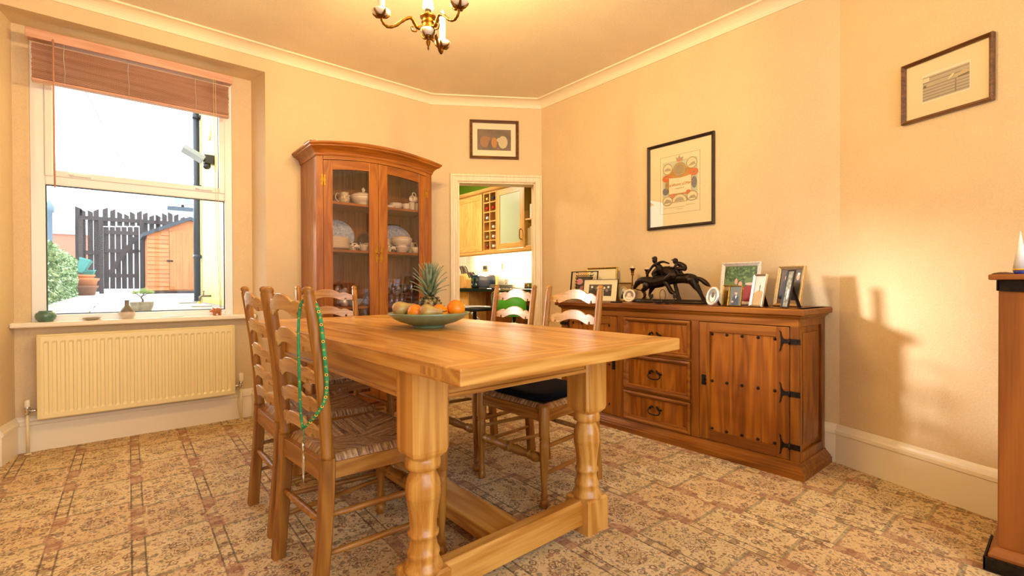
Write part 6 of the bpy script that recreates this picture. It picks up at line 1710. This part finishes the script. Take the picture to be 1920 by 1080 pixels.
# leafy hedge along the boundary
structure(MB().box(-2.2, 4.6, GZ-0.01, -1.62, 14.5, 1.30).build('wall_boundary', mat('#9a958c', 0.9, noise=0.2, nscale=8, name='boundary_stone')))
hg = thing('hedge', 'clipped pale green leafy hedge beside the paving', 'hedge', (-1.08, 9.2, GZ))
MB().box(-0.42, -3.55, 0.0, 0.42, 3.4, 0.62).build('branches', mat('#2c3a20', 0.9, noise=0.5, nscale=20, name='hedge_core'), hg)
m = MB()
rnd = random.Random(4)
for k in range(15000):
    f_ = rnd.random()
    if f_ < 0.62:
        p_ = Vector((0.42+rnd.uniform(-0.03, 0.11), rnd.uniform(-3.6, 3.45), rnd.uniform(0.0, 0.70)))
    elif f_ < 0.85:
        p_ = Vector((rnd.uniform(-0.45, 0.5), rnd.uniform(-3.6, 3.45), 0.64+rnd.uniform(-0.03, 0.09)))
    else:
        p_ = Vector((rnd.uniform(-0.45, 0.5), rnd.choice((-3.6, 3.45))+rnd.uniform(-0.06, 0.06), rnd.uniform(0, 0.70)))
    a = Vector((rnd.uniform(-1, 1), rnd.uniform(-1, 1), rnd.uniform(-1, 1))).normalized()
    b = a.cross(Vector((rnd.uniform(-1, 1), rnd.uniform(-1, 1), rnd.uniform(-1, 1)))).normalized()
    l_ = rnd.uniform(0.025, 0.045)
    m.m = 0 if rnd.random() < 0.6 else 1
    m.add([p_-a*l_, p_+b*l_*0.5, p_+a*l_, p_-b*l_*0.5], [(0, 1, 2, 3)], False)
hl_ = m.build('leaves', [mat('#74905c', 0.5, name='hedge_leaf'), mat('#a3b585', 0.5, name='hedge_leaf_pale')], hg); hl_['kind'] = 'stuff'

# dark stained fence and gate
FYW = 16.0
def fx(px_): return PY(px_, 480, FYW).x
def fz(px_, py_): return PY(px_, py_, FYW).z
fe = thing('garden_fence', 'tall dark stained picket fence with a wavy top at the garden end', 'fence', (0, FYW, GZ))
tops = [(148, 389), (156, 394), (170, 396), (181, 394), (198, 391), (212, 394), (225, 399), (238, 403), (249, 399), (262, 397), (273, 400), (285, 405), (297, 405), (309, 402), (320, 400), (331, 403), (343, 408), (355, 411)]
for i, (px_, py_) in enumerate(tops):
    x = fx(px_)
    wd = 0.105 if i else 0.13
    z1 = fz(px_, py_)-GZ
    low = 0.05 if (px_ < 190 or px_ > 268) else fz(px_, 424)-GZ
    sl = 0.03*(1 if i % 6 < 3 else -1)
    q = MB(); q.prism([(x-wd/2, low), (x+wd/2, low), (x+wd/2, z1-sl), (x-wd/2, z1+sl)], -0.012, 0.012, 'XZ'); q.build('picket', W_FENCE('Z'), fe)
for px0, px1, py_ in ((150, 365, 415), (150, 190, 474), (150, 190, 520), (268, 300, 474)):
    z = fz((px0+px1)/2, py_)-GZ
    box('rail', W_FENCE('X'), (fx(px0), -0.06, z-0.05), (fx(px1), -0.013, z+0.05), fe)
for px_ in (152, 190, 266):
    x = fx(px_)
    box('post', W_FENCE('Z'), (x-0.045, -0.12, 0.0), (x+0.045, -0.0605, fz(px_, 412)-GZ), fe)
gt = thing('garden_gate', 'dark boarded garden gate with a diagonal brace', 'gate', (0, FYW-0.05, GZ))
gpx = [199.5, 211, 222, 233, 244.5, 256]
for px_ in gpx:
    x = fx(px_)
    box('board', W_FENCE('Z'), (x-0.052, 0.0, 0.12), (x+0.052, 0.02, fz(px_, 426)-GZ), gt)
for py_ in (437, 471, 517):
    z = fz(228, py_)-GZ
    box('ledge', W_FENCE('X'), (fx(196), -0.035, z-0.05), (fx(260), -0.001, z+0.05), gt)
a_, b_ = (fx(205), fz(205, 512)-GZ), (fx(254), fz(254, 447)-GZ)
q = MB(); q.prism([(a_[0]-0.05, a_[1]), (a_[0]+0.05, a_[1]-0.03), (b_[0]+0.05, b_[1]), (b_[0]-0.05, b_[1]+0.03)], -0.065, -0.036, 'XZ'); q.build('brace', W_FENCE('X'), gt)
q = MB(); q.box(fx(249), -0.06, fz(255, 471)-GZ-0.03, fx(264), -0.036, fz(255, 471)-GZ+0.03); q.build('latch', M_IRON, gt)

# timber shed
SHY = 14.6
def sx_(px_): return PY(px_, 480, SHY).x
def sz_(px_, py_): return PY(px_, py_, SHY).z-GZ
sh = thing('garden_shed', 'orange stained timber shed with a dark felt roof edge', 'shed', (0, SHY, GZ))
xl, xr = sx_(276), sx_(276)+1.75
zl = sz_(276, 440); xc = (xl+xr)/2; zp = zl+0.42
bd = sx_(317)
nbd = 13
zs_ = [0.08+(zl-0.08)*k/nbd for k in range(nbd+1)]
for k in range(nbd):
    q = MB(); q.prism([(-0.012, zs_[k]), (-0.022, zs_[k]+0.004), (-0.004, zs_[k+1]), (0.0, zs_[k+1]), (0.0, zs_[k])], xl, bd, 'YZ'); q.build('board', W_SHED('X'), sh)
for k in range(3):
    z0 = zl+k*0.11
    xa = xl+(xc-xl)*(z0-zl)/(zp-zl)+0.02
    if xa < bd: q = MB(); q.prism([(-0.012, z0), (-0.022, z0+0.004), (-0.004, z0+0.108), (0.0, z0+0.108), (0.0, z0)], xa+0.25, bd, 'YZ'); q.build('board', W_SHED('X'), sh)
dn = 6
for k in range(dn):
    x0, x1 = bd+0.01+(0.80)*k/dn, bd+0.01+(0.80)*(k+1)/dn
    box('door_board', W_SHED('Z'), (x0+0.001, -0.03, 0.10), (x1-0.001, -0.012, zl+0.10), sh)
for k in range(nbd+2):
    q = MB(); z0 = 0.08+(zl-0.08)*k/nbd; q.prism([(-0.012, z0), (-0.022, z0+0.004), (-0.004, z0+0.125), (0, z0+0.125), (0, z0)], bd+0.82, xr, 'YZ'); q.build('board', W_SHED('X'), sh)
q = MB(); q.prism([(xl, 0.0), (xr, 0.0), (xr, zl), (xc, zp), (xl, zl)], 0.0, 1.1, 'XZ'); q.build('body', W_SHED('X'), sh)
q = MB(); q.prism([(xl-0.10, zl-0.06), (xc, zp+0.0), (xr+0.10, zl-0.06), (xr+0.10, zl+0.03), (xc, zp+0.09), (xl-0.10, zl+0.03)], -0.10, 1.18, 'XZ'); q.build('roof', mat('#3a3e44', 0.8, name='roofing_felt'), sh)
q = MB(); q.box(xl-0.02, -0.03, 0.0, xr+0.02, 1.1, 0.07); q.build('bearer', W_FENCE('X'), sh)
q = MB(); q.box(bd-0.05, -0.045, zl*0.55, bd+0.08, -0.03, zl*0.55+0.04); q.build('hasp', M_IRON, sh)

# pots by the hedge
def gpt(px_, py_, Y): return PY(px_, py_, Y)
PYY = 13.2
p_ = gpt(159, 548, PYY)
POT = [(0.20, 0), (0.235, 0.17), (0.27, 0.20), (0.275, 0.25), (0.25, 0.25), (0.23, 0.2), (0.02, 0.05)]
for k, (cc, kk, dz) in enumerate((('#7d4f32', 0.80, 0.0), ('#b06a3c', 0.86, 0.14), ('#c27a48', 0.62, 0.27))):
    m = MB(); m.lathe([(a*kk, b*kk) for a, b in POT], n=24)
    tag(m.build('terracotta_pot', mat(cc, 0.8, noise=0.2, nscale=10, name='terracotta'), loc=(p_.x, PYY, GZ+0.004+dz)), ['lowest stained terracotta pot in the stack by the hedge', 'wide terracotta pot in the middle of the stack', 'small terracotta pot topping the stack by the hedge'][k], 'plant pot', 'terracotta pots by the hedge')
for px_, dz, rx_, lb in ((150, 0.47, 0.35, 'teal planter tilted on top of the pots by the hedge'), (168, 0.40, -0.1, 'small teal trough resting on the stacked pots')):
    q = MB(); q.lathe([(0.08, 0), (0.12, 0.26), (0.13, 0.26), (0.13, 0.30), (0.11, 0.30), (0.07, 0.03)], n=4, caps=True, smooth=False)
    if px_ > 160: q.v = [Vector((v_.x, v_.y, v_.z*0.4)) for v_ in q.v]
    tag(q.build('planter', mat('#3f7f78', 0.6, name='teal_plastic'), loc=(gpt(px_, 520, PYY).x, PYY, GZ+dz), rot=(0.1, rx_, 0.6)), lb, 'planter')
# bonsai in a stone trough
BYY = 4.80
p_ = gpt(266, 575, BYY)
bt = thing('bonsai_trough', 'rough stone trough planted with a small bonsai pine on the paving', 'planter', (p_.x, BYY, GZ))
bt.scale = (0.56, 0.56, 0.56)
q = MB(); q.rings([[(a*k, b*k, z) for a, b in ((-0.13, -0.09), (0.13, -0.09), (0.14, 0.0), (0.13, 0.09), (-0.13, 0.09), (-0.14, 0))] for z, k in ((0, 0.78), (0.06, 0.92), (0.12, 1.0), (0.125, 0.97), (0.11, 0.85))], True, False)
q.build('trough', mat('#8d8570', 0.9, noise=0.45, nscale=25, bump=0.8, name='rough_stone'), bt)
q = MB(); q.tube(smooth_path([(0, 0, 0.10), (0.012, 0, 0.15), (-0.005, 0.01, 0.19), (0.02, 0, 0.23), (0.03, 0, 0.26)], 4), [0.014-0.0006*i for i in range(17)], 8)
q.tube([(0.0, 0, 0.19), (-0.05, 0.01, 0.235), (-0.08, 0, 0.25)], [0.007, 0.005, 0.003], 6); q.tube([(0.015, 0, 0.215), (0.06, -0.01, 0.24), (0.10, 0, 0.25)], [0.007, 0.005, 0.003], 6)
q.build('trunk', mat('#5a4636', 0.9, name='bark'), bt)
q = MB()
for k in range(900):
    cx_, cy_, cz_, r_ = rnd.choice(((0.03, 0, 0.285, 0.055), (-0.075, 0.01, 0.265, 0.045), (0.10, 0, 0.268, 0.05), (0.0, 0.02, 0.27, 0.05)))
    d_ = Vector((rnd.gauss(0, 1), rnd.gauss(0, 1), rnd.gauss(0, 0.6))).normalized()*rnd.uniform(0.3, 1)*r_
    a = Vector((rnd.uniform(-1, 1), rnd.uniform(-1, 1), rnd.uniform(0, 1))).normalized()*0.012
    b = a.orthogonal().normalized()*0.003
    c_ = Vector((cx_, cy_, cz_))+d_
    q.add([c_-a, c_+b, c_+a, c_-b], [(0, 1, 2, 3)], False)
o = q.build('needles', mat('#9bb86a', 0.6, name='pine_needles'), bt); o['kind'] = 'stuff'

# houses and things beyond the fence
HYY = 24.0
hw_ = thing('white_house', 'white rendered house beyond the fence with a small window', 'house', (0, HYY, GZ))
hx0, hx1 = PY(232, 400, HYY).x, 16.0
hx0 = PY(170, 400, HYY).x
box('wall', mat('#e9edf0', 0.8, name='white_render'), (hx0, 0, -0.3), (hx1, 6, 5.4), hw_)
wx0, wx1 = PY(322, 380, HYY).x, PY(362, 380, HYY).x
wz0, wz1 = PY(340, 388, HYY).z-GZ, PY(340, 368, HYY).z-GZ
q = MB(); framebox(q, wx0, wz0, wx1, wz1+0.2, -0.05, 0.0, 0.09); q.box((wx0+wx1)/2-0.05, -0.05, wz0, (wx0+wx1)/2+0.05, 0, wz1+0.2)
wf = q.build('window', M_UPVC, hw_)
box('pane', mat('#7ea6b8', 0.1, name='far_pane'), (wx0+0.05, -0.02, wz0+0.05), (wx1-0.05, -0.001, wz1+0.15), wf)
box('window_ledge', mat('#3a4450', 0.6, name='slate_ledge'), (wx0-0.15, -0.14, wz0-0.16), (wx1+0.15, -0.001, wz0-0.02), hw_)
q = MB(); q.tube([(PY(282, 400, HYY).x, -0.06, 0), (PY(282, 400, HYY).x, -0.06, 3.6), (PY(276, 370, HYY).x, -0.06, 4.2)], 0.05, 8); q.build('downpipe', mat('#c9d2d8', 0.5, name='pale_pipe'), hw_)
p_ = PY(305, 398, HYY-0.4)
sd = thing('satellite_dish', 'grey satellite dish on the white house', 'satellite dish', (p_.x, HYY-0.001, p_.z))
q = MB(True); q.T = Matrix.Rotation(math.radians(12), 4, 'X'); q.lathe([(0.02, -0.25), (0.11, -0.27), (0.20, -0.31), (0.205, -0.32), (0.11, -0.285), (0.02, -0.265)], n=24, axis='Y'); q.build('dish', mat('#a9b2b4', 0.5, name='dish_grey'), sd)
q = MB(); q.tube([(0, 0, -0.05), (0, -0.15, -0.05), (0, -0.27, 0)], 0.02, 8); q.tube([(0, -0.3, -0.25), (0, -0.55, -0.1)], 0.012, 6); q.build('arm', mat('#6d7476', 0.5, name='dish_arm'), sd)
bh = thing('brick_house', 'low red brick building far beyond the hedge', 'house', (PY(120, 440, 31).x, 31, GZ))
box('wall', mat('#b5765e', 0.9, noise=0.15, nscale=12, name='far_brick'), (-1.6, 0, -0.3), (1.3, 4, PY(120, 436, 30).z-GZ), bh)
zt_ = PY(120, 436, 30).z-GZ
q = MB(); q.prism([(-1.7, zt_), (1.4, zt_), (1.2, zt_+0.7), (-1.6, zt_+0.7)], -0.1, 4, 'XZ'); q.build('roof', mat('#c9cfd6', 0.8, name='far_slate'), bh)
q = MB(); framebox(q, 0.3, zt_+0.10, 1.2, zt_+0.45, -0.14, -0.1, 0.06); q.build('window', M_UPVC, bh)
p_ = PY(93, 445, 20)
m = MB(); m.lathe([(0.16, 0), (0.12, 0.5), (0.07, 0.9), (0.07, 2.4), (0.11, 2.45), (0.11, 2.6), (0.02, 2.8)], n=12)
tag(m.build('lamp_post', mat('#5f7180', 0.6, name='blue_grey_paint'), loc=(p_.x, 20, GZ)), 'blue grey metal post behind the hedge', 'post')
a_, b_ = PY(170, 190, 18), PY(283, 395, 23.6)
m = MB(); m.tube([a_+(b_-a_)*t-Vector((0, 0, 0.12*math.sin(PI*t))) for t in [-0.6+1.6*i/16 for i in range(17)]], 0.012, 5)
tag(m.build('overhead_cable', mat('#8a929c', 0.6, name='grey_cable')), 'thin overhead cable slanting across the sky to the white house', 'cable')
